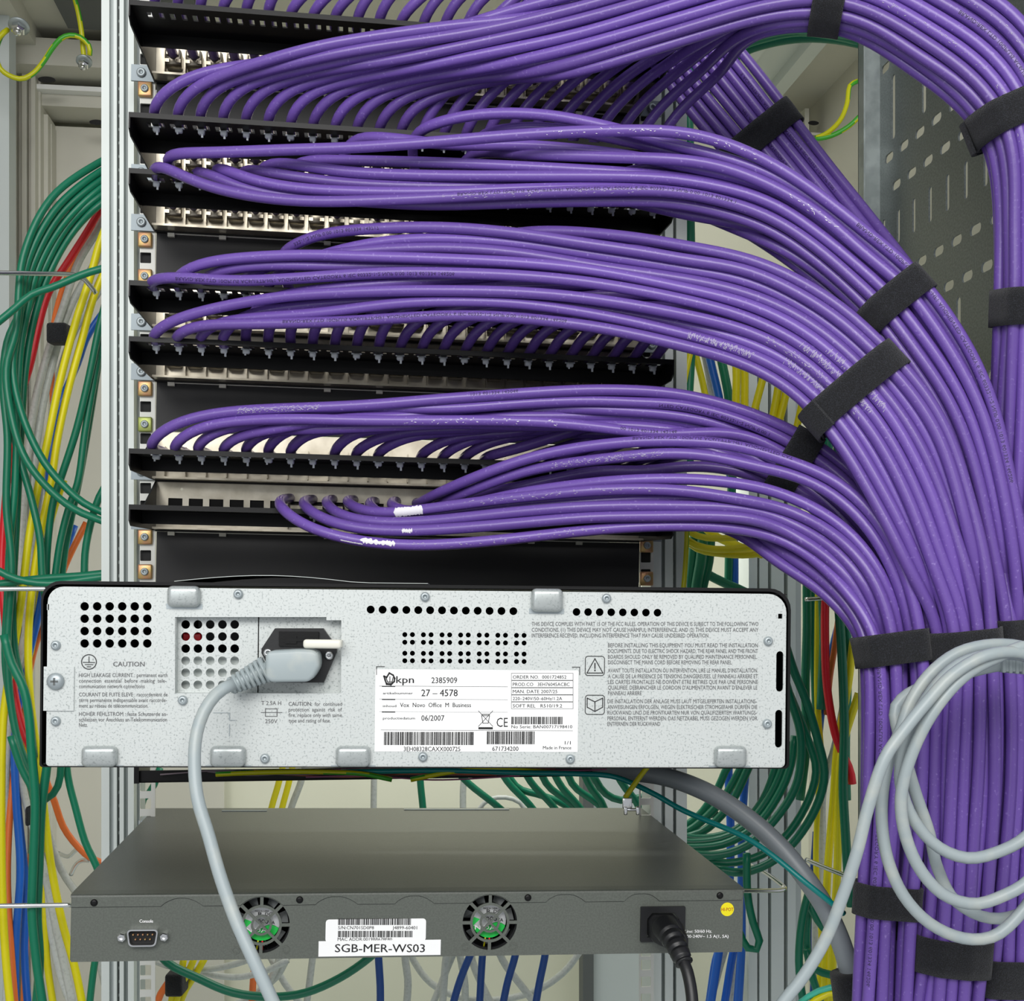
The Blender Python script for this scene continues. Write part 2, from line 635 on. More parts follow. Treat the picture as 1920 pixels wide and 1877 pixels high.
# right: roof rails, back corner post and panels
b = MB()
for x0, x1, z in ((0.655, 0.672, 0.708), (0.68, 0.70, 0.70), (0.70, 0.752, 0.715), (0.752, 0.772, 0.70)):
    b.box(x0, x1, 0.12, 0.62, z, 0.735)
struct(b, 'trim_9', 'aluminium')
b = MB()
rk_box(b, 1509, 1517, 203, 256, 0.60, 0.03)
rk_box(b, 1460, 1800, 250, 262, 0.60, 0.03)
rk_box(b, 1440, 1800, 296, 304, 0.595, 0.04)
struct(b, 'trim_10', 'cabinet_paint')
b = MB()
for x0, x1, ly in ((1404, 1420, 0.20), (1420, 1424, 0.21), (1424, 1440, 0.20), (1440, 1446, 0.212), (1446, 1470, 0.202), (1470, 1477, 0.214),
                   (1477, 1492, 0.20)):
    rk_box(b, x0, x1, 520, 1960, ly, 0.05)
struct(b, 'trim_11', 'aluminium')
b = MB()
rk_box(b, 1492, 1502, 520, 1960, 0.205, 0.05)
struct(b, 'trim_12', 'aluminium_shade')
b = MB()
rk_box(b, 1093, 1113, 1440, 1960, 0.52, 0.03)
struct(b, 'trim_13', 'cabinet_dark')
b = MB()
rk_box(b, 1113, 1200, 1440, 1960, 0.53, 0.02)
struct(b, 'trim_14', 'cabinet_cool')
# flat dark discs for the round openings in the frame
for n, (x, y, ly, rx, rz) in enumerate(((88, 150, 0.0, .013, .010), (177, 231, 0.0, .011, .006), (1525, 231, 0, .009, .005), (1570, 296, 0, .013, .005))):
    pass


def vent_hole(x, y, ly, rx, rz, label):
    a, c = on_plane(RK, x, y, ly)
    b = MB()
    b.prism([(a + rx * math.cos(t), c + rz * math.sin(t)) for t in np.linspace(0, 2 * math.pi, 18, endpoint=False)], ly - 0.0015, ly)
    o = b.build('hole_disc', 'black_matt')  # the hole's darkness is painted as a flat black disc
    o.matrix_world = RK
    tag(o, label, 'plug')


vent_hole(182, 230, 0.575, .010, .0035, 'dark oval disc for a hole in the white header behind the left post')
vent_hole(88, 150, 0.519, .011, .0040, 'dark oval disc for a hole under the roof frame left of the post')
vent_hole(1525, 231, 0.60, .008, .003, 'small dark oval disc for a hole in the right rear frame below the earth wire')
vent_hole(1570, 296, 0.594, .010, .0035, 'dark oval disc for a hole in the right rear frame beside the grey tray')

# ================================================================== RACK POSTS AND RAILS
Z0, Z1 = -0.62, 0.62


def post(label, segs, slots_px=None):
    root = empty('rack_post', RK, label, 'post')
    body, shade = MB(), MB()
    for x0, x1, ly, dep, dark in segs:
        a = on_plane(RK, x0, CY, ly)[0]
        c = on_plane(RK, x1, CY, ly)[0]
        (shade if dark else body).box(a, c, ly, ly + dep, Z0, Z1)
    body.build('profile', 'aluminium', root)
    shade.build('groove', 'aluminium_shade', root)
    if slots_px:
        x, ly = slots_px
        a = on_plane(RK, x, CY, ly)[0]
        b = MB()
        z = Z0
        while z < Z1:
            b.box(a - 0.0012, a + 0.0012, ly - 0.0006, ly, z, z + 0.0095)
            z += 0.0125
        b.build('perforation', 'cabinet_dark', root)
    return root


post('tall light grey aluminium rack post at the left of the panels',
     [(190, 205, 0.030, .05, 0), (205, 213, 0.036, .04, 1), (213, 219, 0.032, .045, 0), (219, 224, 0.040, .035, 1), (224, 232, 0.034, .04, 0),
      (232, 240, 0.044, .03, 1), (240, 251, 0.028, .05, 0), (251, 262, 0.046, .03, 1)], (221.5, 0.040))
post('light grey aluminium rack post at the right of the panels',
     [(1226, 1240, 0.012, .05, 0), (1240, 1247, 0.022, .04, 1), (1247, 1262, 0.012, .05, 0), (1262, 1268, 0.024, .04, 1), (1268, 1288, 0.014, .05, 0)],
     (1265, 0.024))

MIDZ = 0.1669


def rail(label, x0, x1, hx):
    a = on_plane(RK, x0, CY, 0.001)[0]
    c = on_plane(RK, x1, CY, 0.001)[0]
    h = on_plane(RK, hx, CY, 0.001)[0]
    loops = [[(a, Z0), (c, Z0), (c, Z1), (a, Z1)]]
    k = -19
    while True:
        for dz in (-0.01588, 0, 0.01588):
            z = MIDZ + 0.04445 * k + dz
            if Z0 + 0.01 < z < Z1 - 0.01:
                loops.append(rrect(h - .0048, h + .0048, z - .0048, z + .0048, .0006, 1))
        k += 1
        if k > 14:
            break
    root = empty('mounting_rail', RK, label, 'rail')
    sheet('perforated_strip', loops, 0.001, 0.003, 'rail_paint', root)
    MB().box(h - .0056, h + .0056, .006, .007, 0.01, Z1).build('backing_strip', 'black_matt', root)
    return h


HL = rail('perforated mounting rail carrying the copper cage nuts on the left', 262, 291, 273)
HR = rail('perforated mounting rail at the right ends of the panels', 1199, 1226, 1211)

nut0 = None


def cage_nut(hx, y_px, m, label, px):
    z = on_plane(RK, px, y_px, -0.001)[1]
    M = RK @ Matrix.Translation((hx, 0, z))
    r = empty('cage_nut', M, label, 'nut', 'cage nuts on the mounting rails')
    MB().rbox(-.0062, .0062, -.0035, .001, -.0066, .0066, .0012, 2).build('cage', m, r)
    MB().lathe((0, -.0035, 0), [(.0034, 0), (.0034, .0016), (.0026, .0022), (.0018, .0022), (.0016, .0012)], n=12).build('screw', 'zinc', r)


for y, m, t in ((168, 'copper_zinc', 'copper cage nut on the left rail beside the topmost purple sweep'),
                (450, 'copper_zinc', 'copper cage nut on the left rail above the upper square hole'),
                (519, 'copper_zinc', 'copper cage nut on the left rail below the upper square hole'),
                (729, 'copper_zinc', 'reddish cage nut on the left rail above the middle square hole'),
                (796, 'olive_zinc', 'olive green cage nut on the left rail'),
                (1007, 'copper_zinc', 'copper cage nut on the left rail above the lowest square hole'),
                (1072, 'copper_zinc', 'copper cage nut on the left rail just above the silver unit')):
    cage_nut(HL, y, m, t, 272)
for y, m, t in ((1023, 'copper_zinc', 'upper copper cage nut on the right rail under the purple cables'),
                (1085, 'copper_zinc', 'lower copper cage nut on the right rail above the silver unit')):
    cage_nut(HR, y, m, t, 1211)

# ================================================================== PATCH PANELS WITH CABLE BARS
BARNAME = ['topmost', 'second', 'third', 'fourth', 'fifth', 'sixth', 'lowest']


def grid_sheet(us, vs, hole, z0, z1):
    """horizontal sheet built from cells, leaving out the cells where hole(i, j)"""
    mb = MB()
    nu, nv = len(us), len(vs)
    vid = lambda i, j, t: (t * nv + j) * nu + i
    V = [(us[i], vs[j], z) for z in (z0, z1) for j in range(nv) for i in range(nu)]
    Fs = []
    solid = lambda i, j: 0 <= i < nu - 1 and 0 <= j < nv - 1 and not hole(i, j)
    for j in range(nv - 1):
        for i in range(nu - 1):
            if not solid(i, j):
                continue
            Fs.append((vid(i, j, 0), vid(i, j + 1, 0), vid(i + 1, j + 1, 0), vid(i + 1, j, 0)))
            Fs.append((vid(i, j, 1), vid(i + 1, j, 1), vid(i + 1, j + 1, 1), vid(i, j + 1, 1)))
            for (di, dj, a, c) in ((-1, 0, (i, j), (i, j + 1)), (1, 0, (i + 1, j + 1), (i + 1, j)), (0, -1, (i + 1, j), (i, j)), (0, 1, (i, j + 1), (i + 1, j + 1))):
                if not solid(i + di, j + dj):
                    Fs.append((vid(*a, 0), vid(*c, 0), vid(*c, 1), vid(*a, 1)))
    mb.add(V, Fs)
    return mb


us = [0.0]
kinds = ['s']
for i in range(24):
    x = TIE_X[i]
    us += [x - .0068, x - .0026, x + .0026, x + .0068]
us += [PW]
BAR = grid_sheet(us, [-.125, -.1105, -.1005, -.070], lambda i, j: j == 1 and i % 4 in (1, 3) and i < 4 * 24, .0125, .0137)
bar_mb = BAR
bar_mb.box(0, PW, -.1262, -.1250, .0102, .0142)       # rolled front lip
bar_mb.box(0, PW, -.0712, -.0700, .0020, .0137)       # rear flange
b = MB()
bpts = [(-.1262, .0142), (-.1262, .0015), (-.118, -.0025), (-.004, -.0125 + .0125), (-.0005, 0), (-.0005, .0435), (-.004, .0435), (-.07, .0142)]
brk_l = MB().prism_x(bpts, -.0012, 0)
brk_r = MB().prism_x(bpts, PW, PW + .0012)
jack_mb = MB()
jack_mb.rbox(-.0068, .0068, -.0150, -.0010, .0120, .0262, .0012, 1)
jack_mb.box(-.0068, -.0030, -.0165, -.015, .0135, .0165)
jack_mb.box(.0030, .0068, -.0165, -.015, .0135, .0165)
jack_mb.box(-.0052, .0052, -.0185, -.0150, .0195, .0245)
jack_mb.box(-.0082, -.0074, -.0120, -.0010, .0040, .0300)
tie_mb = MB()
tie_mb.rbox(-.0026, .0026, -.0024, .0024, -.0046, -.0003, .0008, 1)
tie_mb.box(-.0036, .0036, -.0008, .0010, -.0009, .0000)
tie_mb.box(.0002, .0018, -.0018, -.0008, -.0074, -.0030)
tie2 = MB()
tie2.rbox(-.0029, .0029, -.0022, .0026, -.0042, -.0003, .0008, 1)
tie2.box(-.0042, .0042, -.0008, .0010, -.0010, .0000)
tie2.box(-.0016, -.0002, -.0016, -.0008, -.0058, -.0030)
protos = {}


def copy_part(proto, name, parent, loc, rz=0.0):
    o = bpy.data.objects.new(name, proto.data)
    COL.objects.link(o)
    o.parent = parent
    o.location = loc
    o.rotation_euler = (0, 0, rz)
    return o


PANEL_JACKS = [range(24)] * 6 + [range(6, 12)]
for k, M in enumerate(PM):
    lab = ['topmost patch panel with a slotted black cable bar at the photo\'s upper edge',
           'second patch panel from the top, under the widest purple sweep',
           'third patch panel from the top, black bar close under the second',
           'fourth patch panel from the top, its bar mostly under purple cables',
           'fifth patch panel from the top, with its black bar fully in view',
           'sixth patch panel from the top, white face plate glimpsed above its bar',
           'lowest patch panel, cream face with six empty ports at the left'][k]
    root = empty('patch_bay', M, lab, 'patch panel', 'patch panels with cable bars')
    if k == 6:
        loops = [[(0, 0), (PW, 0), (PW, .0437), (0, .0437)]]
        for i in range(24):
            if i < 12:
                loops.append([(TIE_X[i] - .0062, .0195), (TIE_X[i] + .0062, .0195), (TIE_X[i] + .0062, .0292), (TIE_X[i] - .0062, .0292)])
        loops.append(circle(.022, .0375, .0012, 10))
        sheet('face_plate', loops, -.0015, 0, 'nickel', root)
        bb = MB()
        for i in range(12):
            bb.box(TIE_X[i] - .0075, TIE_X[i] + .0075, .0001, .014, .0185, .0305)
        bb.build('port_well', 'dark_void', root)
    else:
        MB().box(0, PW, -.0015, 0, 0, .0437).build('face_plate', 'nickel', root)
    MB().box(0, PW, -.0062, -.0015, -.0010, .0006).box(0, PW, -.0032, -.0015, .0022, .0030).build('lower_lip', 'black_paint', root)
    MB().box(0, PW, -.0220, -.0015, .0004, .0022).build('shelf', 'nickel', root)
    if 'bar' not in protos:
        protos['bar'] = bar_mb.build('cable_bar', 'black_paint', root)
        protos['bl'] = brk_l.build('side_bracket', 'black_paint', root)
        protos['br'] = brk_r.build('side_bracket', 'black_paint', root)
    else:
        for q, nm in (('bar', 'cable_bar'), ('bl', 'side_bracket'), ('br', 'side_bracket')):
            copy_part(protos[q], nm, root, (0, 0, 0))
    for i in PANEL_JACKS[k]:
        if 'jack' not in protos:
            protos['jack'] = jack_mb.build('jack', 'jack_metal', root)
            protos['jack'].location = (TIE_X[i], 0, 0)
        else:
            copy_part(protos['jack'], 'jack', root, (TIE_X[i], 0, 0))
    if k == 0:
        ties = []
    elif k == 6:
        ties = [6, 7, 8, 9, 10]
    else:
        ties = list(range(24))
    for i in ties:
        q = 'tie2' if (i * 7 + k * 3) % 5 == 0 else 'tie'
        loc = (TIE_X[i], -.1035, .0125)
        if q not in protos:
            protos[q] = (tie2 if q == 'tie2' else tie_mb).build('zip_tie', 'tie_grey', root)
            protos[q].location = loc
        else:
            copy_part(protos[q], 'zip_tie', root, loc, (random.random() - .5) * .5)
    # ears with their fixing screws, lying on the rails
    MB().box(-.0215, 0, -.0024, -.0002, .0005, .0150).build('ear', 'ear_zinc', root)
    MB().box(PW, PW + .0215, -.0024, -.0002, .0005, .0150).build('ear', 'ear_zinc', root)
    for sx in (-.0125, PW + .0125):
        for sz in (.0078,):
            MB().lathe((sx, -.0024, sz), [(.0042, 0), (.0042, .0018), (.0034, .0028), (.0018, .0028), (.0014, .0014)], n=12).build('screw', 'zinc', root)

# blanking plates between the panels
for k, (z0, z1, lab) in enumerate(((0.4120, 0.4555, 'black blanking plate behind the topmost purple sweep'),
                                   (0.2785, 0.3218, 'black blanking plate between the third and fourth cable bars'),
                                   (0.1450, 0.1885, 'black blanking plate between the fifth and sixth cable bars'),
                                   (0.0100, 0.0550, 'black blanking plate above the silver rear unit'))):
    root = empty('blanking_plate', frame((RK @ Vector((0, 0, z0)))[:], (EX.x, EX.y, TILT)), lab, 'blanking plate', 'black blanking plates')
    h = z1 - z0
    MB().box(0, PW, -.002, 0, 0, h).build('plate', 'blank_black', root)
    lip = MB().box(.012, PW - .03, -.004, -.002, h - .0006, h + .0004)
    for x in (.010, .055, .148, .195, .335, .38):
        lip.box(x, x + .006, -.0055, -.002, h - .0032, h + .0002)
    lip.build('leak_strip', 'clip_leak_white', root)  # white strip and tabs paint the light leaking through the gap
# ================================================================== PURPLE CABLES
CR = 0.0043
CABS = []


def proj(p):
    return CX + p[0] / p[1] * F, CY - (p[2] - ZC) / p[1] * F, p[1]


def start(k, i):
    """jack, over the bar and up to its front edge"""
    x = TIE_X[i]
    M = PM[k]
    return [np.array((M @ Vector(q))[:]) for q in ((x, -.017, .021), (x, -.045, .0195), (x, -.085, .0176), (x, -.1265, .0185))]


# each bundle: sections from its upper/outer strand to its lower/inner strand, with distance
BUN = {
    'A': [((1057, 4, .925), (1060, 152, .93)), ((1290, -62, .90), (1290, 88, .905)), ((1430, -98, .888), (1425, 48, .892)), ((1560, -114, .88), (1560, 38, .882)),
          ((1670, -92, .872), (1640, 66, .875)), ((1775, -45, .865), (1705, 112, .868)), ((1900, 35, .856), (1790, 172, .86)), ((1962, 140, .85), (1858, 238, .855)),
          ((1985, 280, .852), (1888, 320, .857)), ((1965, 420, .86), (1900, 420, .862)), ((1962, 575, .868), (1901, 575, .868)), ((1945, 720, .878), (1897, 720, .878)),
          ((1935, 860, .884), (1890, 860, .884)), ((1930, 1000, .888), (1884, 1000, .888)), ((1935, 1180, .888), (1890, 1180, .888)), ((1935, 1420, .885), (1885, 1420, .885)),
          ((1930, 1700, .88), (1875, 1700, .88)), ((1925, 1920, .88), (1865, 1920, .88))],
    'B': [((1280, 250, .905), (1280, 420, .915)), ((1447, 311, .895), (1440, 455, .905)), ((1547, 378, .888), (1530, 515, .895)), ((1625, 443, .882), (1590, 565, .89)),
          ((1712, 512, .875), (1632, 612, .882)), ((1772, 590, .87), (1680, 680, .876)), ((1820, 672, .868), (1730, 745, .872)), ((1856, 760, .866), (1775, 822, .87)),
          ((1884, 880, .866), (1815, 930, .868)), ((1908, 1020, .866), (1842, 1050, .868)), ((1925, 1180, .866), (1866, 1180, .868)), ((1935, 1420, .864), (1868, 1420, .866)),
          ((1925, 1700, .86), (1840, 1700, .862)), ((1915, 1920, .86), (1825, 1920, .86))],
    'C': [((1280, 457, .90), (1280, 648, .905)), ((1400, 488, .888), (1400, 682, .892)), ((1500, 532, .878), (1480, 722, .882)), ((1590, 592, .87), (1528, 768, .874)),
          ((1655, 655, .864), (1562, 806, .868)), ((1712, 715, .86), (1596, 858, .864)), ((1768, 800, .856), (1636, 930, .86)), ((1802, 900, .854), (1675, 1000, .856)),
          ((1826, 1010, .852), (1714, 1080, .854)), ((1850, 1170, .85), (1762, 1170, .852)), ((1860, 1420, .848), (1755, 1420, .85)), ((1842, 1700, .846), (1742, 1700, .848)),
          ((1828, 1920, .846), (1722, 1920, .846))],
    'D': [((1107, 733, .935), (1107, 806, .94)), ((1280, 740, .93), (1280, 822, .935)), ((1400, 772, .928), (1390, 862, .932)), ((1505, 822, .925), (1462, 905, .93)),
          ((1570, 868, .92), (1530, 940, .925)), ((1640, 940, .91), (1595, 1000, .915)), ((1700, 1040, .90), (1660, 1090, .90)), ((1756, 1180, .882), (1724, 1180, .886)),
          ((1760, 1420, .876), (1722, 1420, .88)), ((1752, 1700, .87), (1706, 1700, .874)), ((1738, 1920, .868), (1690, 1920, .87))],
    'E': [((1471, 863, .893), (1464, 1003, .90)), ((1560, 899, .88), (1543, 1047, .885)), ((1645, 978, .868), (1596, 1098, .872)), ((1698, 1085, .862), (1634, 1158, .866)),
          ((1724, 1210, .858), (1648, 1212, .86)), ((1730, 1420, .856), (1650, 1420, .857)), ((1703, 1700, .85), (1637, 1700, .852)), ((1690, 1920, .85), (1628, 1920, .85))],
    'Z': [((1120, -130, 1.02), (1040, -20, 1.02)), ((1290, -10, 1.05), (1205, 95, 1.06)), ((1390, 100, 1.055), (1290, 205, 1.065)), ((1478, 212, 1.05), (1372, 300, 1.06)),
          ((1560, 318, 1.04), (1460, 405, 1.05)), ((1640, 420, 1.02), (1540, 500, 1.03)), ((1740, 560, .98), (1640, 640, .985)), ((1800, 760, .945), (1720, 800, .95)),
          ((1830, 1000, .93), (1770, 1020, .93)), ((1850, 1400, .92), (1790, 1400, .92))],
}
BCOUNT = {}


def strand(bun, t, layer, k0=0, trunk_from=1150):
    n = BCOUNT.get(bun, 0)
    BCOUNT[bun] = n + 1
    out = []
    for U, L in BUN[bun][k0:]:
        x, y, d = [u + (l - u) * t for u, l in zip(U, L)]
        d += layer * .0064
        if y > trunk_from:
            d += (n % 3) * .0058
        x += rng.normal(0, 1.2 if y < 1300 else 4.0)
        y += rng.normal(0, 1.2)
        out.append(P(x, y, d))
    return out


def add(pts, mob, label, group, bun, name='network_cable', r=CR, m='purple_jacket'):
    CABS.append(dict(pts=catmull(pts, .0075), mob=mob, label=label, group=group, bun=bun, name=name, r=r, m=m))
    return len(CABS) - 1


def tpx(*pts):
    return list(px_path(pts))


KEY = {}
G = {k: 'purple cables from the %s cable bar' % BARNAME[k] for k in range(7)}

# ---- A: the big sweep over the top, from the second bar
for i in range(24):
    s = start(1, i)
    xs, ys, ds = proj(s[-1])
    if i == 0:
        q = tpx((296, 188, ds - .006), (320, 167), (370, 149), (430, 135), (520, 120), (640, 102), (840, 62), (973, 30, .93))
    elif i < 12:
        q = tpx((xs + 9, ys - 25, ds - .006), (xs + 36, ys - 48), (xs + 92, ys - 68), (xs + 180, ys - 88, ds - .025))
    else:
        q = tpx((xs + 14, ys - 30, ds - .004), (xs + 50, ys - 72), (xs + 105, ys - 118, ds - .02))
    if i < 12:
        t, lay = i / 11 * .86, 0.15 * (i % 2)
    else:
        t, lay = .30 + .72 * (i - 12) / 11, 1.2 + .9 * (i % 2)
    k0 = 0 if i < 15 else (1 if i < 19 else 2)
    c = add(s + q + strand('A', t, lay, k0), .25 if i < 12 else .8, 'purple cable arching from the second cable bar, %s tie from its left end' % ORD[i], G[1], 'A')
    KEY['A%d' % i] = c

# ---- B: from the third bar
def B(key, i, t, lay, mob, pts, pre=True):
    s = start(2, i)[:3] if pre else []
    KEY[key] = add(s + tpx(*pts) + strand('B', t, lay, 1), mob, 'purple cable leaving the third cable bar, %s tie from its left end' % ORD[i], G[2], 'B')


B('B2', 0, .66, 0, .1, [(283, 312, .965), (288, 304), (300, 305), (312, 313, .955), (350, 335), (420, 358), (500, 372), (580, 378), (640, 378), (807, 372), (973, 363), (1140, 358, .915), (1280, 361, .905)])
B('B1', 1, 0.0, 0, .1, [(304, 296, .965), (309, 288), (330, 287, .95), (400, 286), (560, 280), (640, 278), (807, 267), (973, 253), (1140, 245, .905), (1280, 248, .90), (1363, 270, .898)])
B('B3', 2, .80, .6, .3, [(358, 318, .968), (366, 313), (385, 320, .962), (410, 336), (450, 350), (560, 366), (640, 372), (807, 384), (973, 380), (1140, 377, .925), (1280, 382, .915)])
B('B4', 3, .60, .4, .2, [(397, 314, .968), (405, 306), (420, 318, .958), (480, 342), (560, 356), (640, 361), (807, 361), (973, 354), (1140, 348, .92), (1280, 352, .912)])
B('B5', 4, .72, 1.0, .3, [(446, 318, .972), (455, 312), (500, 324, .962), (570, 334), (640, 343), (807, 350), (973, 350), (1140, 356, .93), (1280, 372, .92)])
B('B6', 5, .50, .4, .2, [(482, 312, .972), (492, 304), (560, 309, .958), (640, 322), (840, 330), (973, 331), (1140, 335, .92), (1280, 345, .912)])
B('B7', 6, .40, .8, .3, [(540, 310, .974), (555, 301), (640, 301, .96), (840, 306), (973, 313), (1100, 321, .925), (1280, 334, .915)])
B('B8', 8, .30, .7, .3, [(650, 266, .985), (660, 258), (700, 256, .965), (760, 262), (830, 272), (973, 279), (1140, 288, .925), (1280, 312, .915)])
B('B9', 12, .10, .6, .3, [(770, 262, .985), (800, 236, .96), (850, 221), (907, 213), (973, 212), (1040, 217), (1107, 230), (1170, 245), (1240, 266, .92), (1330, 288, .91)])
B('B10', 14, .18, 1.0, .3, [(892, 258, .99), (940, 243, .965), (1000, 237), (1070, 245), (1150, 259), (1280, 290, .925)])
B('B11', 13, .26, .1, .2, [(880, 290, .99), (920, 283, .96), (980, 285, .94), (1143, 294), (1280, 301, .905), (1347, 313)])
for n, (i, t) in enumerate(((10, .55), (16, .9), (17, .35), (18, .75), (19, .95), (21, 1.0))):
    s = start(2, i)
    xs, ys, ds = proj(s[-1])
    add(s + tpx((xs + 18, ys - 6, ds - .008), (xs + 70, ys - 4, ds - .02)) + strand('B', t, 1.8 + .6 * (n % 2), 0 if i < 18 else 1), .9,
        'purple cable leaving the third cable bar, %s tie from its left end' % ORD[i], G[2], 'B')

# ---- C: fourth and fifth bars, one bundle
def C(key, k, i, t, lay, mob, pts, k0=1):
    KEY[key] = add(start(k, i)[:3] + tpx(*pts) + strand('C', t, lay, k0), mob, 'purple cable leaving the %s cable bar, %s tie from its left end' % (BARNAME[k], ORD[i]), G[k], 'C')


C('C3', 3, 0, .55, 0, .1, [(277, 529, .965), (290, 519, .955), (320, 518), (380, 523), (440, 527), (540, 523), (640, 516), (740, 511), (840, 512), (973, 517), (1107, 530, .905), (1280, 562, .895)])
C('C2', 3, 1, .43, 0, .1, [(325, 525, .965), (340, 508, .955), (365, 496), (420, 487), (500, 481), (600, 478), (640, 480), (840, 486), (973, 493), (1107, 507, .91), (1280, 542, .90)])
C('CX3', 3, 2, .50, .9, .4, [(372, 528, .97), (400, 510, .96), (480, 497), (640, 499), (840, 500), (973, 505), (1107, 520, .92), (1280, 555, .91)])
C('CX2', 3, 4, .32, .5, .3, [(450, 528, .972), (480, 505, .96), (560, 487), (673, 471), (840, 464), (973, 472), (1107, 493, .915), (1280, 522, .905)])
C('CX1', 3, 5, .2, .4, .3, [(500, 530, .975), (540, 500, .96), (600, 477), (673, 460), (740, 450), (840, 446), (973, 456), (1107, 479, .915), (1280, 506, .905)])
C('C1', 3, 6, .1, 0, .15, [(522, 480, .98), (545, 462, .96), (575, 446), (605, 437), (640, 433), (740, 427), (840, 428), (973, 440), (1107, 460, .91), (1200, 473), (1280, 488, .90)])
C('CX4', 3, 12, 0.0, .4, .3, [(800, 548, .99), (870, 470, .97), (960, 437, .95), (1040, 433), (1107, 437), (1200, 447), (1280, 462, .905)])
C('CX5', 3, 15, .05, 1.2, .5, [(920, 552, 1.0), (980, 475, .97), (1060, 444, .95), (1150, 448), (1280, 476, .92)])
for n, i in enumerate((8, 10, 13, 14, 17, 19, 21)):
    s = start(3, i)
    xs, ys, ds = proj(s[-1])
    add(s + tpx((xs + 20, ys - 14, ds - .004), (xs + 80, ys - 42, ds - .015), (xs + 160, ys - 60, ds - .03)) + strand('C', .1 + .12 * n, 2.0 + .8 * (n % 2), 0 if i < 15 else 1), 1.0,
        'purple cable leaving the fourth cable bar, %s tie from its left end' % ORD[i], G[3], 'C')
C('C4', 4, 0, .68, 0, .1, [(282, 630, .963), (288, 620, .958), (302, 609), (350, 591), (430, 572), (500, 560), (560, 553), (640, 549), (740, 545), (840, 545), (973, 548), (1107, 560, .905), (1280, 590, .893)])
C('C5', 4, 1, 1.0, 0, .1, [(326, 632, .963), (334, 622, .958), (348, 614), (380, 609), (440, 608), (500, 606), (640, 603), (740, 597), (840, 592), (940, 594), (1040, 603), (1140, 617, .905), (1280, 648, .893)])
C('C6', 4, 2, .88, .1, .15, [(370, 634, .965), (374, 618, .958), (400, 604), (480, 597), (560, 592), (640, 583), (740, 569), (840, 565), (973, 569), (1140, 594, .908), (1280, 626, .898)])
C('C7', 4, 3, .78, .6, .3, [(413, 636, .968), (417, 615, .965), (440, 595), (520, 578), (640, 566), (740, 560), (840, 557), (973, 559), (1140, 582, .915), (1280, 608, .905)])
for i in range(4, 24):
    s = start(4, i)
    xs, ys, ds = proj(s[-1])
    lean = 1.0 if i < 11 else 2.6
    wob = 10 if i == 6 else 0
    q = tpx((xs + 1.5 * lean - wob, ys - 14, ds + .0), (xs + 5 * lean, ys - 32, ds - .004), (xs + 22 * lean, ys - 54, ds - .008), (xs + 60 * lean, ys - 72, ds - .02))
    add(s + q + strand('C', .35 + .6 * (i - 4) / 19, 1.7 + .7 * (i % 3), 0 if i < 16 else (1 if i < 21 else 2)), .9,
        'purple cable rising from the fifth cable bar, %s tie from its left end' % ORD[i], G[4], 'C')

# ---- D: sixth bar
def D(key, i, t, lay, mob, pts, k0=1):
    KEY[key] = add(start(5, i)[:3] + tpx(*pts) + strand('D', t, lay, k0), mob, 'purple cable arching from the sixth cable bar, %s tie from its left end' % ORD[i], G[5], 'D')


D('D1', 0, 0.0, 0, .1, [(278, 836, .963), (288, 817, .956), (325, 796), (400, 778), (480, 770), (560, 766), (640, 763), (740, 757), (840, 748), (973, 738), (1107, 731, .93), (1200, 733)])
D('D2', 1, .45, 0, .1, [(322, 838, .963), (336, 818, .956), (375, 799), (450, 789), (560, 787), (640, 788), (840, 789), (940, 789), (1040, 793), (1140, 803, .925), (1230, 815)], 2)
D('D2b', 2, .2, 0, .2, [(365, 839, .965), (374, 821, .96), (405, 806), (470, 796), (560, 780), (640, 773), (840, 769), (973, 757), (1107, 752, .935), (1200, 756)])
for i in range(3, 24):
    s = start(5, i)
    xs, ys, ds = proj(s[-1])
    lean = 1.0 if i < 9 else 2.2
    if i in (7, 11, 16, 20):
        continue
    if i < 15:
        q = tpx((xs + 10 * lean, ys - 17, ds - .004), (xs + 36 * lean, ys - 33, ds - .01), (xs + 95 * lean, ys - 42, ds - .022))
    else:
        q = tpx((xs + 24, ys - 4, ds - .004), (xs + 80, ys - 22, ds - .012), (xs + 150, ys - 45, ds - .03))
    add(s + q + strand('D', (.15 + .85 * ((i * 5) % 12) / 11), 1.0 + .8 * (i % 2), 0 if i < 13 else (1 if i < 18 else 2)), .8,
        'purple cable arching from the sixth cable bar, %s tie from its left end' % ORD[i], G[5], 'D')
KEY['D9'] = add(start(6, 11)[:1] + tpx((800, 948, 1.06), (870, 930, 1.0), (973, 913, .965), (1060, 893), (1140, 880), (1202, 886, .95), (1291, 872), (1388, 881, .94), (1457, 902)) + strand('D', 1.0, .3, 4), .2,
                'purple cable from the lowest panel, crossing low behind the lowest bundle', G[6], 'D')

# ---- E: lowest panel
def E(key, lab, t, lay, mob, pts):
    KEY[key] = add(tpx(*pts) + strand('E', t, lay, 0), mob, lab, G[6], 'E')


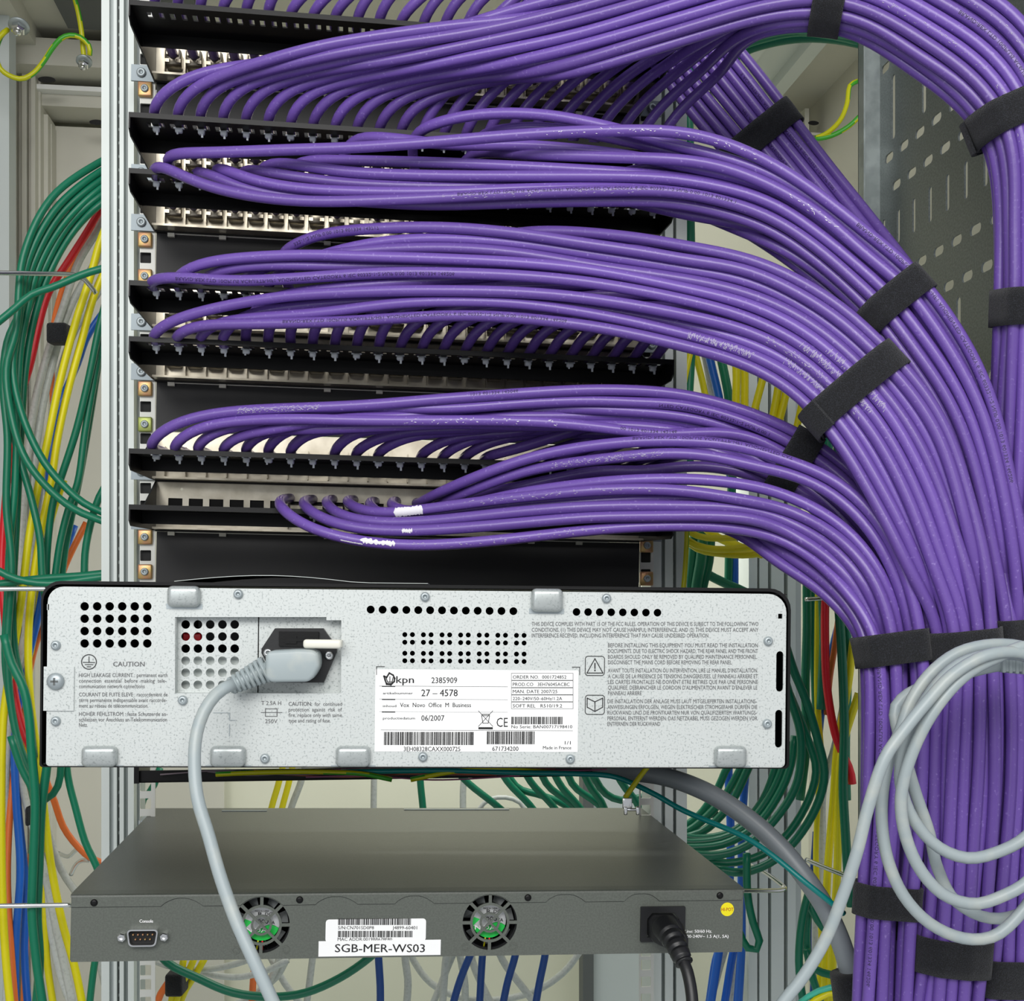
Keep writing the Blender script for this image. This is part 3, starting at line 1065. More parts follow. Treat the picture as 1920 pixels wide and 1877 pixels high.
jd = lambda x: 1.076 + (x - 290) / 2100 * .26
E('E0', 'purple cable hanging lowest in front of the lowest panel, white paint patch', 1.0, 0, .1,
  [(545, 934, jd(545)), (533, 936, 1.04), (524, 942, .985), (528, 954, .955), (545, 970, .945), (580, 990, .935), (640, 1009), (740, 1022), (840, 1021), (973, 1009), (1107, 994, .91), (1230, 986), (1374, 988, .90)])
E('E1', 'purple cable second lowest before the lowest panel, small white paint patch', .90, 0, .1,
  [(588, 936, jd(588)), (576, 938, 1.04), (569, 944, .985), (580, 958, .955), (612, 977, .94), (660, 990), (740, 996), (840, 992), (973, 981), (1107, 969, .905), (1230, 967), (1346, 966), (1420, 971, .893)])
E('E2', 'purple cable third lowest before the lowest panel', .80, .2, .1,
  [(625, 936, jd(625)), (617, 938, 1.04), (612, 943, .99), (624, 958, .96), (656, 974, .945), (740, 981), (840, 974), (973, 960), (1107, 951, .905), (1280, 950), (1400, 955, .897)])
E('E3', 'purple cable with a torn white label wrapped near the lowest panel', .66, 0, .1,
  [(665, 937, jd(665)), (655, 938, 1.04), (652, 942, .99), (672, 956, .96), (700, 963, .95), (740, 962), (820, 952), (907, 940), (1000, 930), (1107, 920, .905), (1200, 917), (1291, 921), (1402, 941, .893)])
E('E5', 'purple cable from the port right of the torn white label', .73, .5, .2,
  [(705, 940, jd(705)), (695, 942, 1.03), (695, 950, .985), (715, 968, .965), (780, 972, .955), (840, 966), (973, 950), (1107, 940, .915), (1280, 934), (1402, 948, .90)])
E('E4', 'purple cable curling under its neighbours from the eleventh port', .46, .3, .2,
  [(745, 940, jd(745)), (737, 941, 1.03), (735, 950, .99), (770, 962, .97), (860, 950, .96), (973, 925, .94), (1107, 906), (1180, 900, .91), (1318, 899), (1429, 914, .895)])
E('F1', 'upper of two purple cables climbing away from the lowest panel', 0.0, 0, .1,
  [(785, 942, jd(785)), (783, 946, 1.03), (800, 936, .99), (840, 916, .965), (907, 888, .945), (1000, 856), (1107, 836), (1207, 827, .915), (1280, 827), (1374, 834, .898)])
E('F2', 'lower of two purple cables climbing away from the lowest panel', .14, .1, .1,
  [(800, 952, 1.03), (840, 938, .98), (900, 913, .955), (973, 886), (1060, 869), (1130, 861), (1200, 853, .915), (1263, 849), (1346, 856), (1440, 880, .893)])
for n, (t, x0) in enumerate(((1.12, 830), (1.22, 870), (1.3, 910))):
    add(tpx((x0, 946, 1.10), (x0 + 60, 950, 1.03), (x0 + 200, 955, .985), (1230, 968, .96), (1330, 976, .945), (1400, 986 + 4 * n, .93)) + strand('E', t, 1.2, 0), .5,
        'purple cable under the lowest bundle, %s from its lower edge' % ORD[n], 'purple cables under the lowest bundle', 'E')

# ---- Z: bundle dropping behind on the right, and the top bar's cables
for i in range(24):
    s = start(0, i)
    xs, ys, ds = proj(s[-1])
    big = (i % 4 == 3) or i in (6, 8)
    q = tpx((xs + (6 if not big else 16), ys - 16, ds - .002), (xs + (25 if not big else 55), ys - 45, ds - .006), (xs + 90, ys - 85, ds - .01), (xs + 220, ys - 130, ds - .02),
            (xs + 420, ys - 190, ds - .03))
    add(s + q, .5, 'dark purple cable rising from the topmost cable bar, %s slot from its left end' % ORD[i], G[0], 'T')
for n in range(13):
    t, lay = (n / 7.0, 0) if n < 8 else ((n - 8) / 4.0, 1.1)
    z = strand('Z', t, lay, 0, 9999)
    KEY['Z%d' % n] = add(z, .3, ('purple cable of the slanting rear bundle, %s from its upper edge' % ORD[n]) if n < 8 else 'purple cable inside the slanting rear bundle behind the others',
                         'slanting rear bundle' if n < 8 else 'inner cables of the slanting rear bundle', 'Z')


# ---- keep the cables out of each other
def relax(iters=26):
    own, idx = [], []
    for c, cb in enumerate(CABS):
        n = len(cb['pts'])
        own += [c] * n
        idx += range(n)
    own = np.array(own)
    X = np.vstack([cb['pts'] for cb in CABS])
    mob = np.array([cb['mob'] for cb in CABS])[own]
    off = np.concatenate([[0], np.cumsum([len(cb['pts']) for cb in CABS])])
    X0 = X.copy()
    fixed = np.zeros(len(X), bool)
    for c in range(len(CABS)):
        fixed[off[c]:off[c] + 3] = True
    D2 = 2 * CR * 0.99
    for it in range(iters):
        # neighbour pairs through a hash grid
        cell = np.floor(X / D2).astype(np.int64)
        key = (cell[:, 0] * 73856093) ^ (cell[:, 1] * 19349663) ^ (cell[:, 2] * 83492791)
        order = np.argsort(key, kind='stable')
        sk = key[order]
        push = np.zeros_like(X)
        cnt = np.zeros(len(X))
        for dx in (-1, 0, 1):
            for dy in (-1, 0, 1):
                for dz in (-1, 0, 1):
                    c2 = cell + (dx, dy, dz)
                    k2 = (c2[:, 0] * 73856093) ^ (c2[:, 1] * 19349663) ^ (c2[:, 2] * 83492791)
                    lo = np.searchsorted(sk, k2, 'left')
                    hi = np.searchsorted(sk, k2, 'right')
                    mx = (hi - lo).max()
                    for o in range(mx):
                        ok = lo + o < hi
                        a = np.nonzero(ok)[0]
                        b_ = order[lo[ok] + o]
                        dif = own[a] != own[b_]
                        a, b_ = a[dif], b_[dif]
                        d = X[a] - X[b_]
                        L = np.linalg.norm(d, axis=1)
                        cl = L < D2
                        a, b_, d, L = a[cl], b_[cl], d[cl], L[cl]
                        d = d.copy()
                        d[:, 1] *= 2.2
                        d[:, 1] += np.where(np.abs(d[:, 1]) < 1e-5, 1e-4 * np.sign(own[a] - own[b_]), 0)
                        d /= np.linalg.norm(d, axis=1)[:, None] + 1e-9
                        share = mob[a] / (mob[a] + mob[b_])
                        np.add.at(push, a, d * ((D2 - L) * share)[:, None])
                        np.add.at(cnt, a, 1)
        m = cnt > 0
        push[m] /= np.maximum(cnt[m], 1)[:, None] ** 0.6
        push[fixed] = 0
        X = X + 0.8 * push
        # stay smooth
        lap = np.zeros_like(X)
        lap[1:-1] = (X[:-2] + X[2:]) / 2 - X[1:-1]
        for c in range(len(CABS)):
            lap[off[c]] = 0
            lap[off[c + 1] - 1] = 0
        disp = X - X0
        ld = np.zeros_like(X)
        ld[1:-1] = (disp[:-2] + disp[2:]) / 2 - disp[1:-1]
        for c in range(len(CABS)):
            ld[off[c]] = 0
            ld[off[c + 1] - 1] = 0
        for _ in range(2):
            X = X + 0.45 * ld
            X[fixed] = X0[fixed]
    for _ in range(3):
        disp = X - X0
        ld = np.zeros_like(X)
        ld[1:-1] = (disp[:-2] + disp[2:]) / 2 - disp[1:-1]
        for c in range(len(CABS)):
            ld[off[c]] = 0
            ld[off[c + 1] - 1] = 0
        X = X + 0.5 * ld
    for _ in range(10):
        lap = np.zeros_like(X)
        lap[1:-1] = (X[:-2] + X[2:]) / 2 - X[1:-1]
        for c in range(len(CABS)):
            lap[off[c]:off[c] + 8] = 0
            lap[off[c + 1] - 1] = 0
        X = X + 0.4 * lap
    for c, cb in enumerate(CABS):
        cb['pts'] = X[off[c]:off[c + 1]]


relax()
for cb in CABS:
    o = tube(cb['name'], cb['pts'], cb['r'], cb['m'], sides=12)
    tag(o, cb['label'], 'cable', cb['group'])
    cb['ob'] = o


# ---- print, scuffs and paint on the jackets
CAMP = np.array((0, 0, ZC))


class Skin:
    """maps (distance along, distance across) onto the camera side of a cable"""

    def __init__(s, cb, x=None, y=None, rot=0.0):
        p = s.p = cb['pts']
        s.r = cb['r']
        T = np.gradient(p, axis=0)
        T /= np.linalg.norm(T, axis=1)[:, None]
        V = CAMP - p
        N = V - T * (V * T).sum(1)[:, None]
        N /= np.linalg.norm(N, axis=1)[:, None]
        Bn = np.cross(T, N)
        c, q = math.cos(rot), math.sin(rot)
        s.N, s.B = N * c + Bn * q, Bn * c - N * q
        s.s = np.concatenate([[0], np.cumsum(np.linalg.norm(np.diff(p, axis=0), axis=1))])
        px = np.array([proj(q_)[:2] for q_ in p])
        s.s0 = s.s[np.argmin((px[:, 0] - x) ** 2 + (px[:, 1] - y) ** 2)]

    def at(s, u, v, lift=0.00012):
        q = np.asarray(u) + s.s0
        g = lambda A: np.stack([np.interp(q, s.s, A[:, k]) for k in range(3)], 1)
        c, N, B_ = g(s.p), g(s.N), g(s.B)
        a = (np.asarray(v) / s.r)[:, None]
        return c + (s.r + lift) * (np.cos(a) * N + np.sin(a) * B_)


FULL = 'BRAND-REX LTD 10GPLUS AC6U/FTP-HF1 AUGMENTED CATEGORY 6 IEC 60332-1-2 NUP 0.00 1013 601334 14%04d'


def jacket_print(key, x, y, a, n, rot=0.0, flip=1, h=0.0024, ser=6206):
    cb = CABS[KEY[key]]
    sk = Skin(cb, x, y, rot)
    co, fs = text_mesh((FULL % ser)[a:a + n])
    k = h / _cap.get('H', 0.7)
    u = co[:, 0] * k * 1.25
    v = (co[:, 1] * k - h / 2) * flip
    mb = MB()
    mb.add(sk.at(u, v), fs)
    mb.build('printed_text', 'ink_print', cb['ob'], fix=False)


_cap['H'] = text_mesh('H')[0][:, 1].max()
jacket_print('C3', 330, 519, 0, 100, .15)
jacket_print('C5', 540, 606, 0, 100, -.35)
jacket_print('C1', 560, 455, 62, 40, -.1, ser=3717)
jacket_print('B2', 860, 370, 0, 92, -.5, ser=6503)
jacket_print('B1', 1600, 430, 0, 100, -.1)
jacket_print('D1', 870, 745, 78, 30, -.5, ser=2046)
jacket_print('D2', 1170, 812, 76, 30, -.4, ser=2146)
jacket_print('F1', 1190, 828, 0, 48, -.7)
jacket_print('A3', 1075, 62, 72, 36, .2, ser=1075)
jacket_print('A4', 1795, 20, 0, 80, -.2)
jacket_print('E0', 1640, 1260, 0, 100, .2)
jacket_print('C2', 1840, 1240, 20, 80, .1)
jacket_print('D2b', 1230, 768, 40, 40, .4)
jacket_print('Z1', 1392, 130, 20, 60, .3)
jacket_print('Z3', 1400, 205, 30, 60, .4)


def flecks(key, x, y, length, n, m='scuff', size=(.0004, .0022), seed=1, band=.0021, ribs=False):
    cb = CABS[KEY[key]]
    sk = Skin(cb, x, y)
    r_ = np.random.default_rng(seed)
    mb = MB()
    for j in range(n):
        u0, v0 = r_.uniform(0, length), r_.uniform(-band, band)
        a, c = (.00022, r_.uniform(.0006, .0013)) if ribs else (r_.uniform(size[0], size[1]) / 2, r_.uniform(.0001, .00025))
        th = r_.normal(0, .25)
        q = [(-a, -c), (0, -c * 1.3), (a, -c * .6), (a, c * .7), (0, c), (-a, c * .8)]
        uu = [u0 + p[0] * math.cos(th) - p[1] * math.sin(th) for p in q]
        vv = [v0 + p[0] * math.sin(th) + p[1] * math.cos(th) for p in q]
        mb.add(sk.at(uu, vv), [tuple(range(6))])
    mb.build('scuff_marks', m, cb['ob'], fix=False)


flecks('D1', 440, 774, .065, 150, seed=2)
flecks('C6', 1300, 632, .05, 130, seed=3, ribs=True)
flecks('C7', 1470, 680, .06, 130, seed=4, ribs=True)
flecks('C4', 1440, 640, .09, 110, seed=5)
flecks('C3', 1500, 640, .07, 130, seed=6, ribs=True)
flecks('C2', 1560, 640, .06, 90, seed=7, ribs=True)
flecks('F2', 1040, 872, .09, 120, seed=8)
flecks('E3', 860, 946, .16, 60, seed=9)
flecks('B2', 820, 371, .16, 60, seed=10)
flecks('A2', 1380, -20, .3, 90, seed=11)
flecks('A5', 1700, 40, .12, 90, seed=12)
flecks('A8', 1540, 30, .2, 70, seed=13)
flecks('E0', 760, 1020, .16, 60, seed=14)
flecks('B1', 960, 252, .2, 40, 'paint_fleck', seed=15)
flecks('D2', 760, 788, .12, 40, 'paint_fleck', seed=16)
flecks('B11', 1470, 395, .05, 16, 'paint_fleck', (.001, .003), seed=17)


def paint_patch(key, x, y, length, half, rag, seed, v0=0.0):
    cb = CABS[KEY[key]]
    sk = Skin(cb, x, y)
    r_ = np.random.default_rng(seed)
    n, mrow = 26, 7
    us = np.linspace(0, length, n)
    e0 = -half * (1 - rag * r_.random(n)) + v0
    e1 = half * (1 - rag * r_.random(n)) + v0
    e0[0] = e1[0] = v0
    e0[-1] = e1[-1] = v0
    V, Fs = [], []
    for i in range(n):
        V += list(sk.at([us[i]] * mrow, np.linspace(e0[i], e1[i], mrow), .00016))
    for i in range(n - 1):
        for j in range(mrow - 1):
            Fs.append((i * mrow + j, i * mrow + j + 1, (i + 1) * mrow + j + 1, (i + 1) * mrow + j))
    MB().add(V, Fs, True).build('white_patch', 'paint_fleck', cb['ob'], fix=False)


paint_patch('E3', 748, 961, .024, .0046, .35, 3)
paint_patch('E1', 747, 996, .0085, .0024, .8, 4)
paint_patch('E0', 680, 1016, .028, .0026, .75, 5, -.0008)
paint_patch('E0', 640, 1007, .018, .0006, .5, 6, .0022)


# ---- hook-and-loop straps round the bundles
def strap(x, y, d, buns, label, width=.021, reach=.075, only=None, extra=0.0011, tail=None, m='hook_loop'):
    c0 = P(x, y, d)
    sel = [cb for cb in CABS if cb['bun'] in buns]
    rows, tang = [], []
    for cb in sel:
        j = np.argmin(np.linalg.norm(cb['pts'] - c0, axis=1))
        if np.linalg.norm(cb['pts'][j] - c0) < reach and 2 < j < len(cb['pts']) - 3:
            t = cb['pts'][j + 2] - cb['pts'][j - 2]
            tang.append(t / np.linalg.norm(t))
            rows.append(cb)
    if only:
        rows = [r for r in rows if only(r)]
    n = Vector(np.mean(tang, axis=0)).normalized()
    e1 = n.cross(Vector((0, 1, 0))).normalized()
    e2 = n.cross(e1).normalized()
    nn, a1, a2 = (np.array(v) for v in (n, e1, e2))
    NA = 72
    ang = np.linspace(0, 2 * math.pi, NA, endpoint=False)
    rings = []
    cen = None
    for h in (-width / 2, -width / 4, 0, width / 4, width / 2):
        pl = c0 + nn * h
        q = []
        for cb in rows:
            p = cb['pts']
            s_ = (p - pl) @ nn
            cr = np.nonzero(s_[:-1] * s_[1:] <= 0)[0]
            best = None
            for i in cr:
                f = s_[i] / (s_[i] - s_[i + 1] + 1e-12)
                z = p[i] + (p[i + 1] - p[i]) * f
                dd = np.linalg.norm(z - pl)
                if dd < reach * 1.3 and (best is None or dd < best[0]):
                    best = (dd, z)
            if best is not None:
                v = best[1] - pl
                q.append((v @ a1, v @ a2))
        q = np.array(q)
        pts = (q[:, None, :] + (CR + extra) * np.stack([np.cos(ang), np.sin(ang)], 1)[None, ::3]).reshape(-1, 2)
        if cen is None:
            cen = q.mean(0)
        # convex hull
        pp = sorted(map(tuple, pts))

        def half(seq):
            hh = []
            for z in seq:
                while len(hh) > 1 and (hh[-1][0] - hh[-2][0]) * (z[1] - hh[-2][1]) - (hh[-1][1] - hh[-2][1]) * (z[0] - hh[-2][0]) <= 0:
                    hh.pop()
                hh.append(z)
            return hh[:-1]
        hull = np.array(half(pp) + half(pp[::-1]))
        rad = []
        for t in ang:
            dv = np.array((math.cos(t), math.sin(t)))
            best = 0
            for i in range(len(hull)):
                A, B_ = hull[i] - cen, hull[(i + 1) % len(hull)] - cen
                e = B_ - A
                det = dv[0] * -e[1] + dv[1] * e[0]
                if abs(det) < 1e-12:
                    continue
                t_ = (A[0] * -e[1] + A[1] * e[0]) / det
                u_ = (dv[0] * A[1] - dv[1] * A[0]) / det
                if -1e-6 <= u_ <= 1 + 1e-6 and t_ > best:
                    best = t_
            rad.append(best)
        rad = np.array(rad)
        rings.append((pl, rad))
    mx = np.max([r for _, r in rings], axis=0)
    for _ in range(2):
        mx = (np.roll(mx, 1) + 2 * mx + np.roll(mx, -1)) / 4
    mb = MB()
    V = []
    nr = len(rings)
    r_ = np.random.default_rng(int(x))
    for th in (0.0, 0.0017):
        for j, (pl, rad) in enumerate(rings):
            rr = (0.55 * rad + 0.45 * mx) + th + r_.normal(0, .00012, NA)
            for k, t in enumerate(ang):
                V.append(pl + a1 * (cen[0] + rr[k] * math.cos(t)) + a2 * (cen[1] + rr[k] * math.sin(t)))
    vid = lambda t, j, k: (t * nr + j) * NA + k % NA
    Fs = []
    for k in range(NA):
        for j in range(nr - 1):
            Fs.append((vid(1, j, k), vid(1, j, k + 1), vid(1, j + 1, k + 1), vid(1, j + 1, k)))
            Fs.append((vid(0, j, k), vid(0, j + 1, k), vid(0, j + 1, k + 1), vid(0, j, k + 1)))
        for j in (0, nr - 1):
            Fs.append((vid(0, j, k), vid(0, j, k + 1), vid(1, j, k + 1), vid(1, j, k)))
    mb.add(V, Fs, True)
    o = mb.build('hook_and_loop_strap', m)
    tag(o, label, 'strap', 'black straps round the purple bundles')
    if tail:                     # free end of the strap lying on its outside: angles from..to
        pl, rad = rings[2]
        ks = [k for k in range(NA) if tail[0] <= math.degrees(ang[k]) <= tail[1]]
        V, Fs = [], []
        for th in (.0021, .0042):
            for h in (-width / 2 + .001, width / 2 + .001):
                for i, k in enumerate(ks):
                    lift = th + .0012 * math.sin(i / max(1, len(ks) - 1) * 3.1)
                    V.append(pl + nn * h + a1 * (cen[0] + (mx[k] + lift) * math.cos(ang[k])) + a2 * (cen[1] + (mx[k] + lift) * math.sin(ang[k])))
        L = len(ks)
        for i in range(L - 1):
            for a, b_, fl in ((0, 1, 0), (2, 3, 1), (0, 2, 1), (1, 3, 0)):
                f = (a * L + i, a * L + i + 1, b_ * L + i + 1, b_ * L + i)
                Fs.append(f)
        for i in (0, L - 1):
            Fs.append((i, L + i, 3 * L + i, 2 * L + i))
        MB().add(V, Fs).build('strap_end', m, o)
    return o


strap(1560, -25, .885, 'A', 'black strap round the topmost arch at the photo\'s upper edge', .0225)
strap(1905, 212, .858, 'A', 'black strap on the topmost arch at the photo\'s right edge, upper one', .0235, tail=(200, 330))
strap(1930, 575, .87, 'A', 'black strap at the photo\'s right edge in front of the tray, middle height', .026)
strap(1675, 566, .88, 'B', 'upper of the two black straps crossing the fanned purple bundles', .0225)
strap(1600, 728, .868, 'C', 'lower of the two black straps crossing the fanned purple bundles', .0225, tail=(150, 215))
strap(1490, 865, .93, 'D', 'fuzzy black strap behind the cables below the two slanted straps', .023)
strap(1425, 256, 1.057, 'Z', 'black strap on the slanting rear bundle at the upper right', .024, reach=.09)
strap(1676, 1216, .862, 'E', 'broad black strap at the top of the leftmost vertical bundle', .0225)
strap(1740, 1186, .89, 'D', 'small black strap half hidden at the head of the second vertical bundle', .0215)
strap(1808, 1208, .857, 'C', 'black strap behind the grey coil\'s upper arc, on the third vertical bundle', .02)
strap(1898, 1183, .872, 'BA', 'black strap at the head of the rightmost vertical bundle above the coil', .017)
strap(1660, 1690, .853, 'E', 'lower black strap on the leftmost vertical bundle', .0225)
strap(1730, 1733, .876, 'D', 'lower black strap on the second vertical bundle inside the coil', .024)
strap(1790, 1793, .85, 'C', 'lower black strap on the third vertical bundle below the coil', .025)
strap(1880, 1828, .866, 'BA', 'black strap in the photo\'s lower right corner', .026)
# ================================================================== SILVER REAR UNIT (telephone exchange)
PA, PB = P(75, 1438, .727), P(1476, 1441, .7525)
XM = frame(PA, PB - PA)
pbx = empty('telephone_exchange', XM, 'silver galvanised rear of a wide telephone exchange with black rim and grey power plug', 'telephone exchange')
q = lambda x, y, ly=0.0: on_plane(XM, x, y, ly)
qx = lambda x, ly=0.0: q(x, 1270, ly)[0]
PWD = float(np.linalg.norm(PB - PA))
SCL = PWD / 1401.0                                     # metres per photo pixel on this face
HT = q(75, 1096)[1]
HR_ = q(1476, 1110)[1]
HTOP = (HT + HR_) / 2
out = rrect(.0035, PWD - .0015, .0006, HTOP - .0012, (.002, .003, .0115, .0095), 6)
holes = []
for j in range(4):
    for i in range(6):
        holes.append(circle(*q(158.5 + 23.5 * i, 1137 + 23.2 * j), 8.0 * SCL))
for i in range(13):
    holes.append(circle(*q(695 + 22.3 * i, 1143 + .25 * i), 7.5 * SCL))
for i in range(8):
    holes.append(circle(*q(1081 + 21.7 * i, 1147.5 + .2 * i), 7.4 * SCL))
for y in (1190, 1204.3, 1225, 1239):
    for g in range(7):
        for dx in (0, 14.3):
            holes.append(circle(*q(759 + 34.9 * g + dx, y + .25 * g), 4.8 * SCL, 12))
win = [q(328, 1300), q(640, 1300), q(640, 1163), q(612, 1163), q(612, 1157), q(328, 1157)]
holes.append(win)
# two hand cut-outs and a notch on the right edge, a notch on the left
for (xa, xb, ya, yb) in ((1455, 1469, 1221, 1297), (1453, 1467, 1331, 1402)):
    a, c = q(xa, yb)
    b_, d = q(xb, ya)
    holes.append(rrect(a, b_, c, d, .0022, 3))
a, c = q(88, 1144)
b_, d = q(92, 1133)
holes.append([(a, c), (b_, c), (b_, d), (a, d)])
a, c = q(1459, 1160)
b_, d = q(1467, 1151)
holes.append([(a, c), (b_, c), (b_, d), (a, d)])
sheet('rear_panel', [out] + holes, 0, .0012, 'galvanised_steel', pbx)
# black case round it
oc = rrect(0, PWD + .0010, 0, HTOP + .0022, (.002, .003, .0135, .0115), 6)
ic = rrect(.0012, PWD - .0006, .0006, HTOP + .0002, (.002, .003, .0122, .0103), 6)
sheet('case', [oc, ic], -.0012, .33, 'black_paint', pbx)
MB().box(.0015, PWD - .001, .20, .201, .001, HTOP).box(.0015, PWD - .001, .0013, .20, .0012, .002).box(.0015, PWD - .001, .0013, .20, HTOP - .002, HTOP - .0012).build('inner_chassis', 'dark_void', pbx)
# recessed bay: perforated plate, inlet plate and side walls
bd = .0075
ax, az = q(328, 1300)
bx, bz = q(640, 1157)
mx_ = qx(480)
loops = [[(ax, az), (mx_ - .0003, az), (mx_ - .0003, bz), (ax, bz)]]
for j in range(6):
    for i in range(5):
        loops.append(circle(*q(348 + 23 * i, 1171 + 22.6 * j, bd), 8.2 * SCL))
sheet('vent_plate', loops, bd, bd + .0012, 'galvanised_steel', pbx)
MB().box(mx_ + .0003, bx, bd + .0008, bd + .002, az, bz).build('inlet_plate', 'galvanised_steel', pbx)
MB().box(ax - .0008, ax, .0012, bd + .002, az, bz).box(bx, bx + .0008, .0012, bd + .002, az, bz).box(ax, bx, .0012, bd + .002, az - .0008, az).box(
    ax, bx, .0012, bd + .002, bz, bz + .0008).build('bay_wall', 'galvanised_steel', pbx)
MB().box(ax + .0005, mx_ - .001, bd + .006, bd + .007, az + .001, az + (bz - az) * .50).build('light_baffle', 'aluminium', pbx)
MB().box(ax + .002, mx_ - .004, .058, .059, az + (bz - az) * .6, az + (bz - az) * .95).build('circuit_board', 'cabinet_dark', pbx)
rb = MB()
a, c = q(360, 1196, .03)
rb.rbox(a - .0055, a + .006, .028, .034, c - .0035, c + .003, .001)
rb.build('capacitor', 'red_jacket', pbx)
# appliance inlet with fuse drawer
inl = MB()
inl.prism([q(*p_, bd) for p_ in ((517, 1178), (607, 1178), (632, 1213), (632, 1222), (608, 1279), (520, 1279), (492, 1224), (492, 1216))], bd - .004, bd + .001)
io = inl.build('power_inlet', 'black_rubber', pbx)
fb = MB()
px_rect(fb, XM, 523, 597, 1184, 1212, bd - .0062, bd - .004)
px_rect(fb, XM, 535, 556, 1193, 1207, bd - .0070, bd - .0062)
px_rect(fb, XM, 556, 588, 1197, 1203, bd - .0070, bd - .0062)
fb.build('fuse_drawer', 'black_paint', io)
for x, y in ((503, 1224), (617, 1229)):
    a, c = q(x, y, bd - .004)
    sc = MB()
    sc.lathe((a, bd - .004, c), [(.0028, 0), (.0028, .0012), (.0020, .0022), (.0011, .0022), (.0009, .001)], n=14)
    sc.build('inlet_screw', 'chrome', io)
# pressed bosses along the edges
for x0, x1, y0, y1 in ((315, 377, 1099, 1138), (995, 1055, 1104, 1147), (155, 222, 1398, 1437), (395, 462, 1398, 1437), (630, 695, 1398, 1437), (1338, 1398, 1398, 1438)):
    a, c = q(x0, y1)
    b_, d = q(x1, y0)
    MB().rbox(a, b_, -.0055, .002, c, d, .0032, 4).build('boss', 'boss_steel', pbx)
    fl = MB()
    if y0 < 1200:
        fl.box(a - .001, b_ + .001, -.0003, .0004, c - .0012, c + .002)
    else:
        fl.box(a - .003, b_ + .003, -.0003, .0004, c - .0003, c + .0008)
    fl.build('boss_rim', 'zinc', pbx)
# screws
for x, y, r in ((447, 1114, 9), (797, 1119, 9), (1137, 1122, 9), (105, 1210, 9), (105, 1352, 9), (343, 1313, 9), (497, 1422, 9), (793, 1419, 9), (1069, 1423, 9), (1440, 1202, 9),
                (1438, 1357, 9)):
    a, c = q(x, y)
    R = r * SCL
    s_ = MB().lathe((a, 0, c), [(R, 0), (R, .0007), (R * .86, .0021), (R * .5, .0025), (R * .44, .0024), (R * .40, .0009)], n=20)
    s_.build('hex_screw', 'zinc', pbx)
a, c = q(106, 1277)
R = 15.5 * SCL
th = MB().lathe((a, -.0012, c), [(R, 0), (R, .0016), (R * .82, .0030), (R * .25, .0034)], n=28)
tho = th.build('cross_head_screw', 'zinc', pbx)
cr = MB().box(a - .0022, a + .0022, -.00475, -.0044, c - .0006, c + .0006).box(a - .0006, a + .0006, -.00475, -.0044, c - .0022, c + .0022)
cr.build('cross_slot', 'cabinet_dark', tho)
fl = MB()
px_rect(fl, XM, 82, 138, 1250, 1333, -.0011, .0002)
fl.build('side_flap', 'galvanised_steel', pbx)
sm = MB()
for (x0, x1, y0, y1) in ((400, 431, 1336, 1337.2), (429.5, 431, 1337, 1351), (431, 441, 1350, 1351.3), (429.5, 431, 1358, 1380)):
    px_rect(sm, XM, x0, x1, y0, y1, -.00035)
sm.build('seam', 'zinc', pbx)

# ---- printing on the panel
LY = -.00028
tb = MB()
put_text(tb, XM, 'CAUTION', 212, 271, 1249.5, 8.6, LY, .012)
for s_, x1, y in (('HIGH LEAKAGE CURRENT : permanent earth', 314, 1269.5), ('connection  essential  before  making  tele-', 312, 1280), ('communication network connections', 271, 1290.3),
                  ('COURANT DE FUITE ELEVE : raccordement de', 314, 1305.8), ('terre permanente indispensable avant raccorde-', 313, 1316.3),
                  ('ment au réseau de télécommunication.', 278, 1326.8), ('HOHER FEHLSTROM : feste Schutzerde an-', 314, 1342.3),
                  ('schliessen vor Anschluss an Telekommunication', 313, 1352.8), ('Netz.', 164, 1362.8)):
    put_text(tb, XM, s_, 148, x1, y, 7.2, LY)
tb.build('earth_caution_text', 'ink_grey', pbx)
ring = MB()
ca, cc = q(167, 1241)
r1 = 14.2 * SCL
ring.add(*plate_mesh([circle(ca, cc, r1, 28), circle(ca, cc, r1 * .9, 28)], LY - .0001, LY))
k_ = SCL
ring.box(ca - .6 * k_, ca + .6 * k_, LY - .0001, LY, cc - 1 * k_, cc + 10 * k_)
for hw, dz in ((11, -1), (7.5, -5), (4, -9)):
    ring.box(ca - hw * k_, ca + hw * k_, LY - .0001, LY, cc + dz * k_ - .6 * k_, cc + dz * k_ + .6 * k_)
ring.build('earth_symbol', 'ink_black', pbx)
tb = MB()
put_text(tb, XM, 'T 2.5A H', 490, 527, 1322, 7.4, LY)
put_text(tb, XM, '250V', 497, 520, 1356, 7.4, LY)
put_text(tb, XM, 'CAUTION:', 541, 585, 1323.5, 7.4, LY, .012)
put_text(tb, XM, 'for  continued', 590, 641, 1323.5, 7, LY)
put_text(tb, XM, 'protection  against  risk  of', 541, 641, 1334, 7, LY)
put_text(tb, XM, 'fire, replace only with same', 541, 641, 1344.3, 7, LY)
put_text(tb, XM, 'type and rating of fuse.', 541, 620, 1354.6, 7, LY)
for (x0, x1, y0, y1) in ((489, 529, 1335.4, 1336.6), (497, 520, 1328.5, 1329.7), (497, 520, 1342.6, 1343.8), (497, 498.2, 1329, 1343), (518.8, 520, 1329, 1343)):
    px_rect(tb, XM, x0, x1, y0, y1, LY - .0001)
tb.build('fuse_text', 'ink_grey', pbx)
tb = MB()
